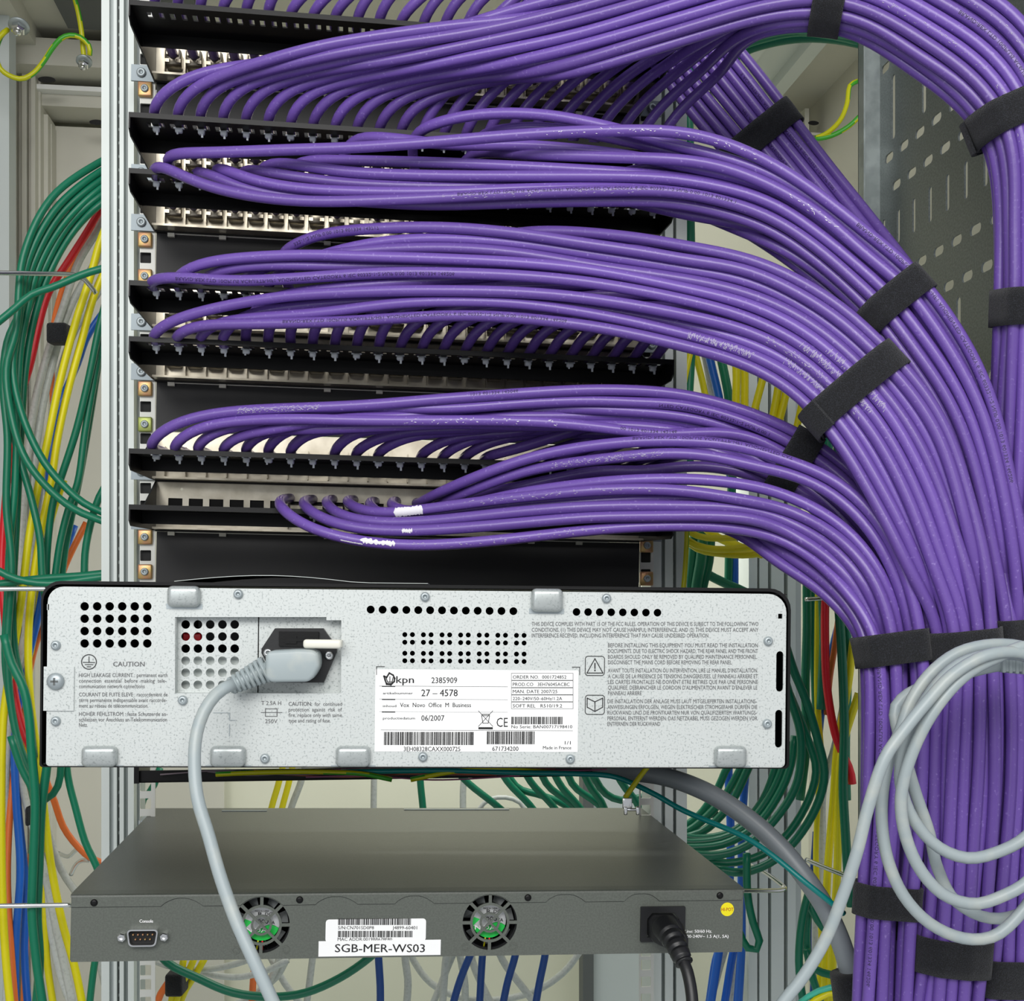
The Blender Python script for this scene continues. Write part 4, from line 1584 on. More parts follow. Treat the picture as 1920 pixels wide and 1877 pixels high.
for s_, x0, x1, y in (('THIS DEVICE COMPLIES WITH PART 15 OF THE FCC RULES. OPERATION OF THIS DEVICE IS SUBJECT TO THE FOLLOWING TWO', 997, 1422, 1173.6),
                      ('CONDITIONS, (1) THIS DEVICE MAY NOT CAUSE HARMFUL INTERFERENCE, AND (2) THIS DEVICE MUST ACCEPT ANY', 997, 1422, 1184.6),
                      ('INTERFERENCE RECEIVED, INCLUDING INTERFERENCE THAT MAY CAUSE UNDESIRED OPERATION', 997, 1328, 1195.3),
                      ('BEFORE INSTALLING THIS EQUIPMENT YOU MUST READ THE INSTALLATION', 1140, 1421, 1213.6),
                      ('DOCUMENTS. DUE TO ELECTRIC SHOCK HAZARD, THE REAR PANEL AND THE FRONT', 1140, 1421, 1224.4),
                      ('BOARDS SHOULD ONLY BE REMOVED BY QUALIFIED MAINTENANCE PERSONNEL.', 1140, 1420, 1235.2),
                      ('DISCONNECT THE MAINS CORD BEFORE REMOVING THE REAR PANEL.', 1140, 1373, 1245.6),
                      ('AVANT TOUTE INSTALLATION OU INTERVENTION, LIRE LE MANUEL D\'INSTALLATION.', 1140, 1421, 1260.8),
                      ('A CAUSE DE LA PRESENCE DE TENSIONS DANGEREUSES, LE PANNEAU ARRIERE ET', 1140, 1421, 1271.8),
                      ('LES CARTES FRONTALES NE DOIVENT ETRE RETIRES QUE PAR UNE PERSONNE', 1140, 1421, 1282.4),
                      ('QUALIFIEE. DEBRANCHER LE CORDON D\'ALIMENTATION AVANT D\'ENLEVER LE', 1140, 1420, 1293),
                      ('PANNEAU ARRIERE', 1140, 1203, 1303.4),
                      ('DIE INSTALLATION DER ANLAGE MUSS LAUT MITGELIEFERTEN INSTALLATIONS-', 1139, 1419, 1318.6),
                      ('ANWEISUNGEN ERFOLGEN. WEGEN ELEKTRISCHER STROMGEFAHR DÜRFEN DIE', 1139, 1420, 1329.4),
                      ('RÜCKWAND UND DIE FRONTKARTEN NUR VON QUALIFIZIERTEM WARTUNGS-', 1139, 1419, 1340),
                      ('PERSONAL ENTFERNT WERDEN. DAS NETZKABEL MUSS GEZOGEN WERDEN VOR', 1139, 1420, 1350.6),
                      ('ENTFERNEN DER RÜCKWAND', 1139, 1238, 1361)):
    put_text(tb, XM, s_, x0, x1, y, 7.4, LY)
tb.build('installation_text', 'ink_grey', pbx)


def line(mb, M, pts, wpx, ly, closed=False):
    """stroke through pixel points on the plane y = ly of M"""
    pts = [on_plane(M, *p_, ly) for p_ in pts]
    w_ = wpx * SCL / 2
    n = len(pts)
    for i in range(n if closed else n - 1):
        (x0, z0), (x1, z1) = pts[i], pts[(i + 1) % n]
        L = math.hypot(x1 - x0, z1 - z0) + 1e-9
        tx, tz = (x1 - x0) / L * w_, (z1 - z0) / L * w_
        mb.add([(x0 - tx - tz, ly, z0 - tz + tx), (x1 + tx - tz, ly, z1 + tz + tx), (x1 + tx + tz, ly, z1 + tz - tx), (x0 - tx + tz, ly, z0 - tz - tx)], [(0, 1, 2, 3)])


ic_ = MB()
for y0, y1 in ((1230, 1267), (1303, 1340)):
    a, c = q(1096.5, y1)
    b_, d = q(1134, y0)
    ic_.add(*plate_mesh([rrect(a, b_, c, d, .0019, 5), rrect(a + .0004, b_ - .0004, c + .0004, d - .0004, .0015, 5)], LY - .0001, LY))
line(ic_, XM, [(1115.5, 1235), (1100.5, 1262), (1130.5, 1262)], 1.6, LY, True)
line(ic_, XM, [(1115.5, 1244), (1115.5, 1253)], 2.2, LY)
line(ic_, XM, [(1115.5, 1256.6), (1115.5, 1257.4)], 2.4, LY)
line(ic_, XM, [(1115.5, 1334), (1101, 1326), (1101, 1309), (1115.5, 1316), (1130, 1309), (1130, 1326)], 1.6, LY, True)
line(ic_, XM, [(1115.5, 1316), (1115.5, 1334)], 1.6, LY)
ic_.build('warning_pictogram', 'ink_black', pbx)

# ---- white sticker
st = MB()
px_rect(st, XM, 704, 1083, 1255, 1410, -.00022, -.0001)
sto = st.build('sticker', 'paper_white', pbx)
SL = -.00034
tb = MB()
put_text(tb, XM, 'kpn', 743, 776, 1280.8, 13, SL, .022)
put_text(tb, XM, '2385909', 809, 857, 1281, 10.8, SL, .004)
put_text(tb, XM, '27 – 4578', 790, 858, 1305.5, 12.6, SL, .006)
put_text(tb, XM, 'Vox  Novo  Office  M  Business', 750, 883, 1326, 8.2, SL, .008)
put_text(tb, XM, '06/2007', 790, 833, 1351.5, 10.2, SL, .004)
for s_, x1, y in (('artikelnummer', 774, 1302), ('inhoud', 743, 1326), ('productiedatum', 778, 1349)):
    put_text(tb, XM, s_, 718, x1, y, 4.6, SL, .02)
for s_, x1, y in (('ORDER NO.  0001724852', 1062, 1272.6), ('PROD.CO   3EH76045ACBC', 1068, 1286.3), ('MAN. DATE 2007/25', 1045, 1299.7), ('220–240V/50–60Hz/1.2A', 1054, 1313), ('SOFT REL   R510/19.2', 1054, 1326.6)):
    put_text(tb, XM, s_, 961.5, x1, y, 6.2, SL, .008)
put_text(tb, XM, 'No Serie: BAN00717198410', 959, 1073, 1365.6, 5.8, SL, .012)
put_text(tb, XM, '3EH08328CAXX000725', 757, 863, 1408.5, 8.2, SL, .006)
put_text(tb, XM, '671734200', 923, 972, 1408, 8.2, SL, .006)
put_text(tb, XM, 'Made in France', 1018, 1071, 1405, 6, SL, .01)
put_text(tb, XM, '1/1', 1059, 1070, 1396, 6.4, SL, .01)
put_text(tb, XM, 'CE', 931, 952, 1363, 17, SL, .0)
for x0, x1, y in ((711, 952, 1286.6), (711, 952, 1311), (711, 952, 1334.6), (714, 1074, 1369)):
    px_rect(tb, XM, x0, x1, y, y + .9, SL - .0001)
for x0, x1, y in ((716, 741, 1286), (716, 741, 1310.5), (716, 741, 1334)):
    px_rect(tb, XM, x0, x1, y, y + 2, SL - .0001)
for y0, y1 in ((1262.5, 1275.3), (1276.5, 1289), (1290, 1302.3), (1303.3, 1315.6), (1316.8, 1329)):
    line(tb, XM, [(959, y0), (1074.5, y0), (1074.5, y1), (959, y1)], .7, SL, True)
line(tb, XM, [(706, 1265), (706, 1250), (721, 1250)], 1.2, SL)
line(tb, XM, [(1073, 1251), (1087, 1251), (1087, 1265)], 1.2, SL)
line(tb, XM, [(897, 1333), (924, 1362)], 1.0, SL)
line(tb, XM, [(924, 1333), (897, 1362)], 1.0, SL)
line(tb, XM, [(903, 1342), (918, 1342), (915.5, 1356), (905.5, 1356)], 1.2, SL, True)
line(tb, XM, [(903, 1339.5), (918, 1339.5)], 1.4, SL)
px_rect(tb, XM, 897, 924, 1363.5, 1367.5, SL - .0001)
# crown mark beside the letters
line(tb, XM, [(722, 1275), (720, 1268), (725, 1270), (730, 1262), (737, 1266), (740, 1272), (739, 1278), (733, 1284), (725, 1283)], 3.0, SL, True)
line(tb, XM, [(724, 1272), (727, 1279), (735, 1279), (737, 1271)], 1.8, SL)
line(tb, XM, [(731, 1269), (731, 1279)], 1.6, SL)
line(tb, XM, [(725, 1281.5), (736, 1281.5)], 1.6, SL)


def barcode(mb, M, x0, x1, y0, y1, ly, seed):
    r_ = np.random.default_rng(seed)
    x = x0
    while x < x1 - 1:
        wd = r_.choice([.7, 1.0, 1.6, 2.2])
        px_rect(mb, M, x, min(x + wd, x1), y0, y1, ly)
        x += wd + r_.choice([.8, 1.2, 1.8])


barcode(tb, XM, 720, 888, 1372.5, 1397, SL - .0001, 1)
barcode(tb, XM, 913, 1002, 1371.5, 1395.5, SL - .0001, 2)
barcode(tb, XM, 959, 1055, 1344, 1358, SL - .0001, 3)
tb.build('sticker_print', 'ink_black', sto)

# ---- sheet of paper lying on the unit
b = MB()
xs = np.linspace(0, 1, 14)
V = []
for j, dy in enumerate((.010, .115)):
    for t_ in xs:
        X_ = qx(318) + t_ * (qx(800) - qx(318))
        V.append((X_, dy, HTOP + .0026 + (.0042 * math.sin(min(1, t_ * 1.35) * math.pi) ** 1.0 if t_ < .74 else 0.0003)))
V2 = [(x_, y_, z_ + .0003) for x_, y_, z_ in V]
n = len(xs)
Fs = [(i, i + 1, n + i + 1, n + i) for i in range(n - 1)]
m_ = 2 * n
Fs += [(m_ + i, m_ + n + i, m_ + n + i + 1, m_ + i + 1) for i in range(n - 1)]
Fs += [(i, m_ + i, m_ + i + 1, i + 1) for i in range(n - 1)] + [(n + i, n + i + 1, m_ + n + i + 1, m_ + n + i) for i in range(n - 1)] + [(0, n, m_ + n, m_), (n - 1, m_ + n - 1, m_ + 2 * n - 1, 2 * n - 1)]
po = b.add(V + V2, Fs, False).build('paper_sheet', 'wire_grey')
po.data.materials[0] = MATS['aluminium']
po.matrix_world = XM
tag(po, 'pale sheet lying bowed on top of the silver telephone exchange', 'sheet')

# ---- grey mains plug and lead of the exchange
lead = empty('power_lead', XM @ Matrix.Translation((*[q(545, 1250)[0], 0, q(545, 1250)[1]],)), 'pale grey mains lead plugged into the silver telephone exchange', 'power cord')
LM = XM @ Matrix.Translation((q(545, 1250)[0], 0, q(545, 1250)[1]))
g = lambda x, y, ly: on_plane(LM, x, y, ly)
y0_, y1_ = -.0165, .0035
bm = bmesh.new()
poly = [(497, 1226), (505, 1221), (560, 1218), (586, 1219), (597, 1225), (599, 1250), (588, 1270), (578, 1279), (508, 1280), (497, 1272)]
lo = [bm.verts.new((*(lambda t: (t[0], y0_, t[1]))(g(*p_, -.0165)),)) for p_ in poly]
bm.faces.new(lo)
ex = bmesh.ops.extrude_face_region(bm, geom=bm.faces[:])
for v in ex['geom']:
    if isinstance(v, bmesh.types.BMVert):
        v.co.y = y1_
bmesh.ops.recalc_face_normals(bm, faces=bm.faces)
bmesh.ops.bevel(bm, geom=[e for e in bm.edges], offset=.0022, segments=3, affect='EDGES', profile=.5)
plug = MB().bm(bm, True).build('plug', 'grey_cord', lead)
bt = MB()
c0, c1 = np.array(g(500, 1254, -.009)), np.array(g(430, 1288, -.012))
dirx = (c1 - c0) / np.linalg.norm(c1 - c0)
nrm = np.array((-dirx[1], dirx[0]))
L_ = np.linalg.norm(c1 - c0)
for i in range(8):
    f0 = i / 8
    cen_ = c0 + dirx * L_ * (f0 + .05)
    hw = .0080 - .0030 * f0
    M4 = Matrix.Translation((cen_[0], -.0085 - .002 * f0, cen_[1])) @ Matrix.Rotation(-math.atan2(dirx[1], dirx[0]), 4, 'Y')
    bm = bmesh.new()
    bmesh.ops.create_cube(bm, size=1)
    for v in bm.verts:
        v.co = (v.co.x * .0019, v.co.y * hw * 1.75, v.co.z * hw * 2)
    bmesh.ops.bevel(bm, geom=list(bm.edges), offset=.0006, segments=2, affect='EDGES')
    bt.bm(bm, True, M4)
bt_pts = [np.array((c0[0] + dirx[0] * L_ * t_, -.0085 - .002 * t_, c0[1] + dirx[1] * L_ * t_)) for t_ in np.linspace(-.05, 1.02, 8)]
bto = bt.build('strain_relief', 'grey_cord', lead)
tube('relief_core', bt_pts, .0042, 'grey_cord', bto, 12)
wp = px_path([(436, 1283, .708), (418, 1292), (398, 1310, .700), (379, 1342), (367, 1385, .690), (365, 1447), (371, 1500, .680), (390, 1563), (414, 1647, .67), (444, 1730), (474, 1797, .66), (511, 1877), (532, 1925, .655)])
lpts = [np.array((LM.inverted() @ Vector(p_))[:]) for p_ in catmull(wp, .006)]
tube('cord', lpts, .00365, 'grey_cord', lead, 14)
# white retaining clip
b = MB()
a, c = q(642, 1217, -.010)
b.rbox(q(568, 1205, -.012)[0], q(640, 1205, -.012)[0], -.0125, -.0085, q(568, 1216, -.012)[1], q(568, 1199, -.012)[1], .0018, 3)
b.box(q(634, 1205, -.010)[0], q(640, 1205, -.010)[0], -.0090, .0070, q(640, 1214, -.010)[1], q(640, 1201, -.010)[1])
co_ = b.build('plug_clip', 'clip_leak_white', None)
co_.matrix_world = XM
tag(co_, 'off-white plastic clip holding the grey plug in the silver exchange', 'clip')

# ================================================================== LOW GREY SWITCH BELOW
SA = P(132.5, 1804, .809)
e_ = EX.copy()
SB = P(1391, 1785, .864)
SM = frame(SA, SB - SA)
sw = empty('network_switch', SM, 'flat dark grey network switch seen from behind, white name sticker on it', 'network switch')
SWD = float(np.linalg.norm(SB - SA))
SH = .0453
DEPTH = .325
s_ = lambda x, y, ly=0.0: on_plane(SM, x, y, ly)
SS = SWD / 1259.0
fans = [s_(490, 1735), s_(918.5, 1730)]
FR = 52.0 * SS


def sector(c, r0, r1, a0, a1, gap, n=6):
    """ring sector whose straight sides keep gap/2 from the spokes"""
    o = []
    for r, rev in ((r1, False), (r0, True)):
        ga = math.asin(min(.99, gap / 2 / max(r, 1e-6)))
        t = np.linspace(a0 + ga, a1 - ga, n)
        o += [(c[0] + r * math.cos(u), c[1] + r * math.sin(u)) for u in (t[::-1] if rev else t)]
    return o


loops = [[(0, 0), (SWD, 0), (SWD, SH - .0115), (0, SH - .0115)]]
loops[0] = [(0, 0), (SWD, 0), (SWD, SH - .0012), (0, SH - .0012)]
for c in fans:
    for k in range(8):
        loops.append(sector(c, FR * .72, FR, k * math.pi / 4, (k + 1) * math.pi / 4, 6 * SS))
    for k in range(4):
        a0 = math.pi / 4 + k * math.pi / 2
        loops.append(sector(c, FR * .37, FR * .63, a0, a0 + math.pi / 2, 5 * SS, 9))
        loops.append(sector(c, FR * .06, FR * .29, a0, a0 + math.pi / 2, 4 * SS, 7))
sheet('rear_panel', loops, 0, .0012, 'switch_paint', sw)
# cover: top, folded front strip with its scalloped lower edge, sides
low = []
flat = lambda x: 1700.5 - (x - 137) * (1700.5 - 1687) / 1250
bumps = [(302, 381), (591, 671), (740, 814), (1023, 1097), (1170, 1236)]
x = 134
edge = [(134, flat(134))]
for a_, b2 in bumps:
    edge.append((a_, flat(a_)))
    for t in np.linspace(0.08, .92, 9):
        edge.append((a_ + (b2 - a_) * t, flat(a_) - 16 * math.sin(math.pi * t) ** .75))
    edge.append((b2, flat(b2)))
edge.append((1390, flat(1390)))
lowl = [s_(*p_) for p_ in edge]
# cut the strip round the fan openings
strip = []
for (x_, z_) in lowl:
    strip.append((x_, z_))
zt = SH - .0020
outl = [(.0005, zt), *[(x_, min(z_, zt - .001)) for x_, z_ in strip], (SWD - .0005, zt)]
for c in fans:
    new = []
    for i, p_ in enumerate(outl):
        new.append(p_)
        if i + 1 < len(outl):
            n_ = outl[i + 1]
            if p_[0] < c[0] < n_[0] and p_[1] < zt - .0005 and n_[1] < zt - .0005:
                zl = p_[1]
                half_ = math.sqrt(max(1e-9, (FR * 1.04) ** 2 - (zl - c[1]) ** 2))
                for u in np.linspace(math.atan2(zl - c[1], -half_), math.atan2(zl - c[1], half_), 9):
                    new.append((c[0] + FR * 1.04 * math.cos(u), min(c[1] + FR * 1.04 * math.sin(u), zt - .0006)))
    outl = new
sheet('cover_strip', [outl], -.0009, 0, 'switch_paint', sw)
eg = MB()
for i in range(len(outl) - 1):
    (xa, za), (xb, zb) = outl[i], outl[i + 1]
    if za < zt - .0002 and zb < zt - .0002:
        eg.add([(xa, -.0004, za - .00035), (xb, -.0004, zb - .00035), (xb, -.0004, zb), (xa, -.0004, za)], [(0, 1, 2, 3)])
        eg.add([(xa, -.0004, za - .00035), (xb, -.0004, zb - .00035), (xb, .0001, zb - .00035), (xa, .0001, za - .00035)], [(0, 1, 2, 3)])
eg.build('cover_seam', 'black_matt', sw)
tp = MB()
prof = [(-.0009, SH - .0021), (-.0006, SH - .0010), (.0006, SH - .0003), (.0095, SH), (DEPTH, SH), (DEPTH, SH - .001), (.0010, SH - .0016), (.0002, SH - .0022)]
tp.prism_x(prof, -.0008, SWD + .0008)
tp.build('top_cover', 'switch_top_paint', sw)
MB().box(-.0008, 0, .0015, DEPTH, .0005, SH - .0012).box(SWD, SWD + .0008, .0015, DEPTH, .0005, SH - .0012).box(
    0, SWD, .0012, DEPTH, .0002, .0012).box(0, SWD, DEPTH - .001, DEPTH, 0, SH - .001).build('chassis', 'switch_paint', sw)
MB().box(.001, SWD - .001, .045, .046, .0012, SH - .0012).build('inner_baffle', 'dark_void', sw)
px0 = MB()
for x0, x1, dy in ((0.062, 0.103, .312), (0.23, 0.33, .318)):
    px0.box(x0, x1, dy - .004, dy, SH, SH + .0006)
px0.build('cover_tab', 'zinc', sw)
for x0 in (-.010, SWD + .0008):
    MB().box(x0, x0 + .0095, DEPTH - .03, DEPTH, .006, SH - .006).build('ear', 'zinc', sw)
# fans behind the grilles
for c in fans:
    fo = MB().add(*plate_mesh([[(c[0] - .0195, c[1] - .0195), (c[0] + .0195, c[1] - .0195), (c[0] + .0195, c[1] + .0195), (c[0] - .0195, c[1] + .0195)], circle(c[0], c[1], .0184, 30)], .0035, .015))
    fan = fo.build('fan', 'black_rubber', sw)
    MB().lathe((c[0], .015, c[1]), [(.0122, 0), (.0122, .0085), (.0115, .0095)], n=30).build('hub', 'black_rubber', fan)
    bl = MB()
    for k in range(7):
        a0 = k * 2 * math.pi / 7
        V = []
        for rr in (.0120, .0176):
            for da, dy in ((0, .007), (.42, .012)):
                V.append((c[0] + rr * math.cos(a0 + da), dy, c[1] + rr * math.sin(a0 + da)))
        V += [(x_, y_ + .0006, z_) for x_, y_, z_ in V]
        bl.add(V, [(0, 1, 3, 2), (4, 6, 7, 5), (0, 4, 5, 1), (2, 3, 7, 6), (0, 2, 6, 4), (1, 5, 7, 3)])
    bl.build('blade', 'cabinet_dark', fan)
    R = .0118
    up = [(c[0] + R * math.cos(t), c[1] + R * math.sin(t)) for t in np.linspace(math.radians(196), math.radians(-16), 22)]
    wave = [(c[0] + R * (.95 - 1.9 * f), c[1] + R * (-.27 + .20 * math.sin(f * 6.3))) for f in np.linspace(0, 1, 11)]
    MB().prism([*up, *wave], .0051, .0055).build('silver_label', 'fan_silver', fan)
    dn = [(c[0] + R * math.cos(t), c[1] + R * math.sin(t)) for t in np.linspace(math.radians(165), math.radians(352), 22)]
    MB().prism([*dn, *[(x_, z_ - .0002) for x_, z_ in wave], (c[0] - R * .55, c[1] + R * .10)], .0049, .0053).build('green_label', 'fan_green', fan)
    lt = MB()
    ppx = 490 if c is fans[0] else 918.5
    ppy = 1735 if c is fans[0] else 1730
    kx = ppx - 490
    put_text(lt, SM, 'R', 484 + kx, 492 + kx, ppy - 18, 6.5, .0046, .02)
    put_text(lt, SM, 'DC', 497 + kx, 510 + kx, ppy - 18, 6, .0046, .01)
    put_text(lt, SM, 'MADE IN CHINA', 478 + kx, 504 + kx, ppy - 25, 3.2, .0046, .01)
    put_text(lt, SM, '000', 483 + kx, 503 + kx, ppy - 3, 8, .0046, .01)
    put_text(lt, SM, 'TA', 504 + kx, 515 + kx, ppy - 2, 6, .0046, .01)
    lt.build('label_print', 'ink_black', fan)
    wt = MB()
    put_text(wt, SM, 'NIDA', 462 + kx, 500 + kx, ppy + 13, 8, .0046, .02)
    wt.build('label_print', 'ink_white', fan)
    for k, (dx, mm) in enumerate(((-.0022, 'earth_yellow'), (.0004, 'red_jacket'), (.0022, 'black_paint'))):
        tube('fan_wire', [np.array((c[0] + dx, .0055, c[1] - R * .85)), np.array((c[0] + dx * 1.2, .0058, c[1] - R * 1.2)), np.array((c[0] + dx * 1.5, .0065, c[1] - R * 1.6))], .0006, mm, fan, 6)
    for sx in (-1, 1):
        MB().add(*plate_mesh([circle(c[0] + sx * 45.5 * SS, c[1] - 46 * SS, 7.4 * SS, 16), circle(c[0] + sx * 45.5 * SS, c[1] - 46 * SS, 5.4 * SS, 16)], -.0004, 0)).build('rivet_mark', 'switch_paint', sw)
# black screws
for x, y in ((177, 1692), (562, 1686.5), (989.5, 1682.5), (1349, 1678.5)):
    a, c = s_(x, y)
    so = MB().lathe((a, -.0009, c), [(.0024, 0), (.0024, .0004), (.0020, .0011), (.0007, .0012)], n=16).build('screw', 'black_paint', sw)
    MB().box(a - .0010, a + .0010, -.00225, -.0020, c - .0002, c + .0002).box(a - .0002, a + .0002, -.00225, -.0020, c - .0010, c + .0010).build('cross_slot', 'dark_void', so)
# console socket
cx_, cz_ = s_(269.5, 1755)


def dshape(cx, cz, wt_, wb_, h, r):
    pts = [(cx - wb_ / 2, cz - h / 2), (cx + wb_ / 2, cz - h / 2), (cx + wt_ / 2, cz + h / 2), (cx - wt_ / 2, cz + h / 2)]
    o = []
    for i in range(4):
        p0, p1, p2 = (np.array(pts[(i + k) % 4]) for k in (-1, 0, 1))
        u, v = (p0 - p1) / np.linalg.norm(p0 - p1), (p2 - p1) / np.linalg.norm(p2 - p1)
        for t in np.linspace(0, 1, 6):
            o.append(tuple((1 - t) ** 2 * (p1 + u * r) + 2 * t * (1 - t) * p1 + t * t * (p1 + v * r)))
    return o


so = sheet('console_socket', [dshape(cx_, cz_, 56 * SS, 48 * SS, 31 * SS, .003), dshape(cx_, cz_, 51 * SS, 43 * SS, 26 * SS, .0024)], -.0055, 0, 'chrome', sw)
MB().prism(dshape(cx_, cz_, 51 * SS, 43 * SS, 25.5 * SS, .0024), -.0018, 0).build('insert', 'black_matt', so)
for row, (n_, z_) in enumerate(((5, 5.0), (4, -3.5))):
    for i in range(n_):
        MB().lathe((cx_ + (i - (n_ - 1) / 2) * 8.6 * SS, -.0018, cz_ + z_ * SS), [(.0006, 0), (.0006, .0022), (.0003, .0026)], n=8).build('pin', 'copper_zinc', so)
for dx in (-38, 37.5):
    MB().lathe((cx_ + dx * SS, 0, cz_), [(.0030, 0), (.0030, .004), (.0025, .0045), (.0014, .0045), (.0012, .002)], n=6, smooth=False).build('hex_standoff', 'chrome', so)
tb = MB()
put_text(tb, SM, 'Console', 261.5, 287, 1730, 5.8, -.0003, .03)
put_text(tb, SM, 'Line: 50/60 Hz.', 1284, 1335, 1749, 5.6, -.0003, .022)
put_text(tb, SM, '100-240V~ 1.5 A(1, 5A)', 1285, 1366, 1758.4, 5.6, -.0003, .022)
tb.build('white_text', 'ink_white', sw)
a, c = s_(610, 1767)
b_, d = s_(799, 1722)
lab = MB().add(*plate_mesh([rrect(a, b_, c, d, .0022, 4)], -.0002, -.0001)).build('serial_sticker', 'paper_white', sw)
tb = MB()
barcode(tb, SM, 634, 773, 1722.5, 1734.5, -.0003, 11)
barcode(tb, SM, 634, 773, 1745.5, 1757.5, -.0003, 12)
put_text(tb, SM, 'S/N:CN701SD0P8', 634, 701, 1742.6, 6, -.0003, .004)
put_text(tb, SM, 'J4899-60401', 736, 782, 1742.6, 6, -.0003, .004)
put_text(tb, SM, 'MAC ADDR:0019BB678F80', 633, 735, 1764.2, 6, -.0003, .004)
tb.build('sticker_print', 'ink_black', lab)
b = MB()
px_rect(b, SM, 597.5, 826, 1765, 1790.5, -.00045, -.00025)
lab = b.build('name_sticker', 'paper_white', sw)
tb = MB()
put_text(tb, SM, 'SGB-MER-WS03', 628, 796.5, 1785.5, 15, -.0006, .012)
tb.build('sticker_print', 'ink_black', lab)
a, c = s_(1363.5, 1705)
lab = MB().prism(circle(a, c, 13.2 * SS, 32), -.0002, -.0001).build('round_sticker', 'sticker_yellow', sw)
tb = MB()
put_text(tb, SM, 'HI-POT', 1352.5, 1375, 1708.5, 6.4, -.0003, .004)
tb.build('sticker_print', 'ink_red', lab)
# inlet socket
a, c = s_(1199.5, 1765)
b_, d = s_(1284, 1698.5)
ii = MB().add(*plate_mesh([rrect(a, b_, c, d, .0006, 2), [s_(1212, 1756), s_(1272, 1756), s_(1272, 1722), s_(1262, 1710), s_(1222, 1710), s_(1212, 1722)]], -.0022, 0)).build('power_inlet', 'black_rubber', sw)

# ---- black mains lead of the switch
BM_ = SM @ Matrix.Translation((s_(1240, 1735)[0], 0, s_(1240, 1735)[1]))
bl = empty('power_lead', BM_, 'black mains lead plugged into the dark grey network switch', 'power cord')
t_ = lambda x, y, ly: on_plane(BM_, x, y, ly)
bm = bmesh.new()
poly = [(1213, 1754), (1270, 1754), (1270, 1723), (1261, 1712), (1222, 1712), (1213, 1723)]
lo = [bm.verts.new((t_(*p_, 0)[0], .003, t_(*p_, 0)[1])) for p_ in poly]
f = bm.faces.new(lo)
prev = f
for dy, sc_, dx, dz in ((-.014, 1.0, .0008, -.0008), (-.020, .86, .0024, -.003), (-.027, .66, .0048, -.0055)):
    r = bmesh.ops.extrude_face_region(bm, geom=[prev])
    vs = [v for v in r['geom'] if isinstance(v, bmesh.types.BMVert)]
    prev = [v for v in r['geom'] if isinstance(v, bmesh.types.BMFace)][0]
    cx0 = sum((v.co.x for v in lo)) / 6
    cz0 = sum((v.co.z for v in lo)) / 6
    for v, l in zip(vs, vs):
        pass
    for v in vs:
        src = min(lo, key=lambda w_: 0)
    # scale each ring from the base outline
    base = [w_.co.copy() for w_ in lo]
    vs_sorted = list(prev.verts)
    c_now = sum((v.co for v in vs_sorted), Vector()) / len(vs_sorted)
    k = sc_ / (getattr(bm, '_k', 1.0) if False else 1.0)
    ref = globals().get('_lastk', 1.0)
    for v in vs_sorted:
        v.co.x = (v.co.x - c_now.x) * (sc_ / ref) + cx0 + dx
        v.co.z = (v.co.z - c_now.z) * (sc_ / ref) + cz0 + dz
        v.co.y = dy
    _lastk = sc_
bmesh.ops.recalc_face_normals(bm, faces=bm.faces)
bmesh.ops.bevel(bm, geom=[e for e in bm.edges], offset=.0012, segments=2, affect='EDGES', profile=.5)
MB().bm(bm, True).build('plug', 'black_rubber', bl)
wp = px_path([(1246, 1738, .834), (1256, 1752, .824), (1266, 1769, .815), (1275, 1788, .808), (1283, 1806, .803)])
path = [np.array((BM_.inverted() @ Vector(p_))[:]) for p_ in catmull(wp, .0009)]
n = len(path)
rad = []
for i in range(n):
    f = i / (n - 1)
    base = .0092 - .0030 * f
    rad.append(base if (f * 5.2) % 1 < .72 or f < .18 else base * .80)
tube('strain_relief', path, .007, 'black_rubber', bl, 16, radii=rad)
wp = px_path([(1278, 1796, .806), (1287, 1816, .80), (1294, 1845, .795), (1298, 1877, .79), (1300, 1930, .785)])
tube('cord', [np.array((BM_.inverted() @ Vector(p_))[:]) for p_ in catmull(wp, .005)], .0040, 'black_rubber', bl, 14)

# ================================================================== GREY COIL IN FRONT OF THE TRUNK
coil_px = [(1960, 1262, .80), (1915, 1247, .795), (1877, 1248, .79), (1813, 1262, .785), (1750, 1280), (1697, 1305, .78), (1678, 1330), (1687, 1385, .775), (1700, 1430), (1718, 1490), (1742, 1560, .772),
           (1757, 1625), (1790, 1688, .775), (1847, 1720), (1900, 1718), (1960, 1680, .775), (2015, 1560), (2025, 1430, .775), (2000, 1300), (1945, 1225, .765), (1880, 1208, .76),
           (1800, 1222), (1745, 1262, .755), (1708, 1315), (1688, 1370, .752), (1668, 1420), (1655, 1485, .75), (1654, 1550), (1667, 1620, .748), (1698, 1685), (1747, 1734, .75), (1810, 1760),
           (1862, 1756), (1905, 1722, .755), (1960, 1640), (2000, 1500, .76), (1990, 1340), (1940, 1240, .748), (1880, 1226, .745), (1800, 1245), (1745, 1300, .742), (1700, 1385), (1688, 1440, .742),
           (1693, 1490), (1718, 1545, .745), (1762, 1590), (1815, 1609, .745), (1870, 1598), (1925, 1568, .75), (1990, 1480), (2010, 1370, .752), (1980, 1270), (1930, 1212, .738), (1880, 1228, .735),
           (1815, 1262), (1760, 1320, .73), (1715, 1400), (1690, 1490, .735), (1696, 1560), (1725, 1630, .738), (1770, 1678), (1828, 1695, .74), (1880, 1680), (1930, 1650, .742), (1990, 1560), (2015, 1420, .745),
           (1985, 1290), (1935, 1232, .738), (1860, 1226, .73), (1790, 1262), (1735, 1320, .725), (1690, 1376), (1660, 1420, .72), (1628, 1513), (1607, 1597, .72), (1580, 1680), (1547, 1763, .725),
           (1507, 1830), (1470, 1877, .725), (1440, 1920)]
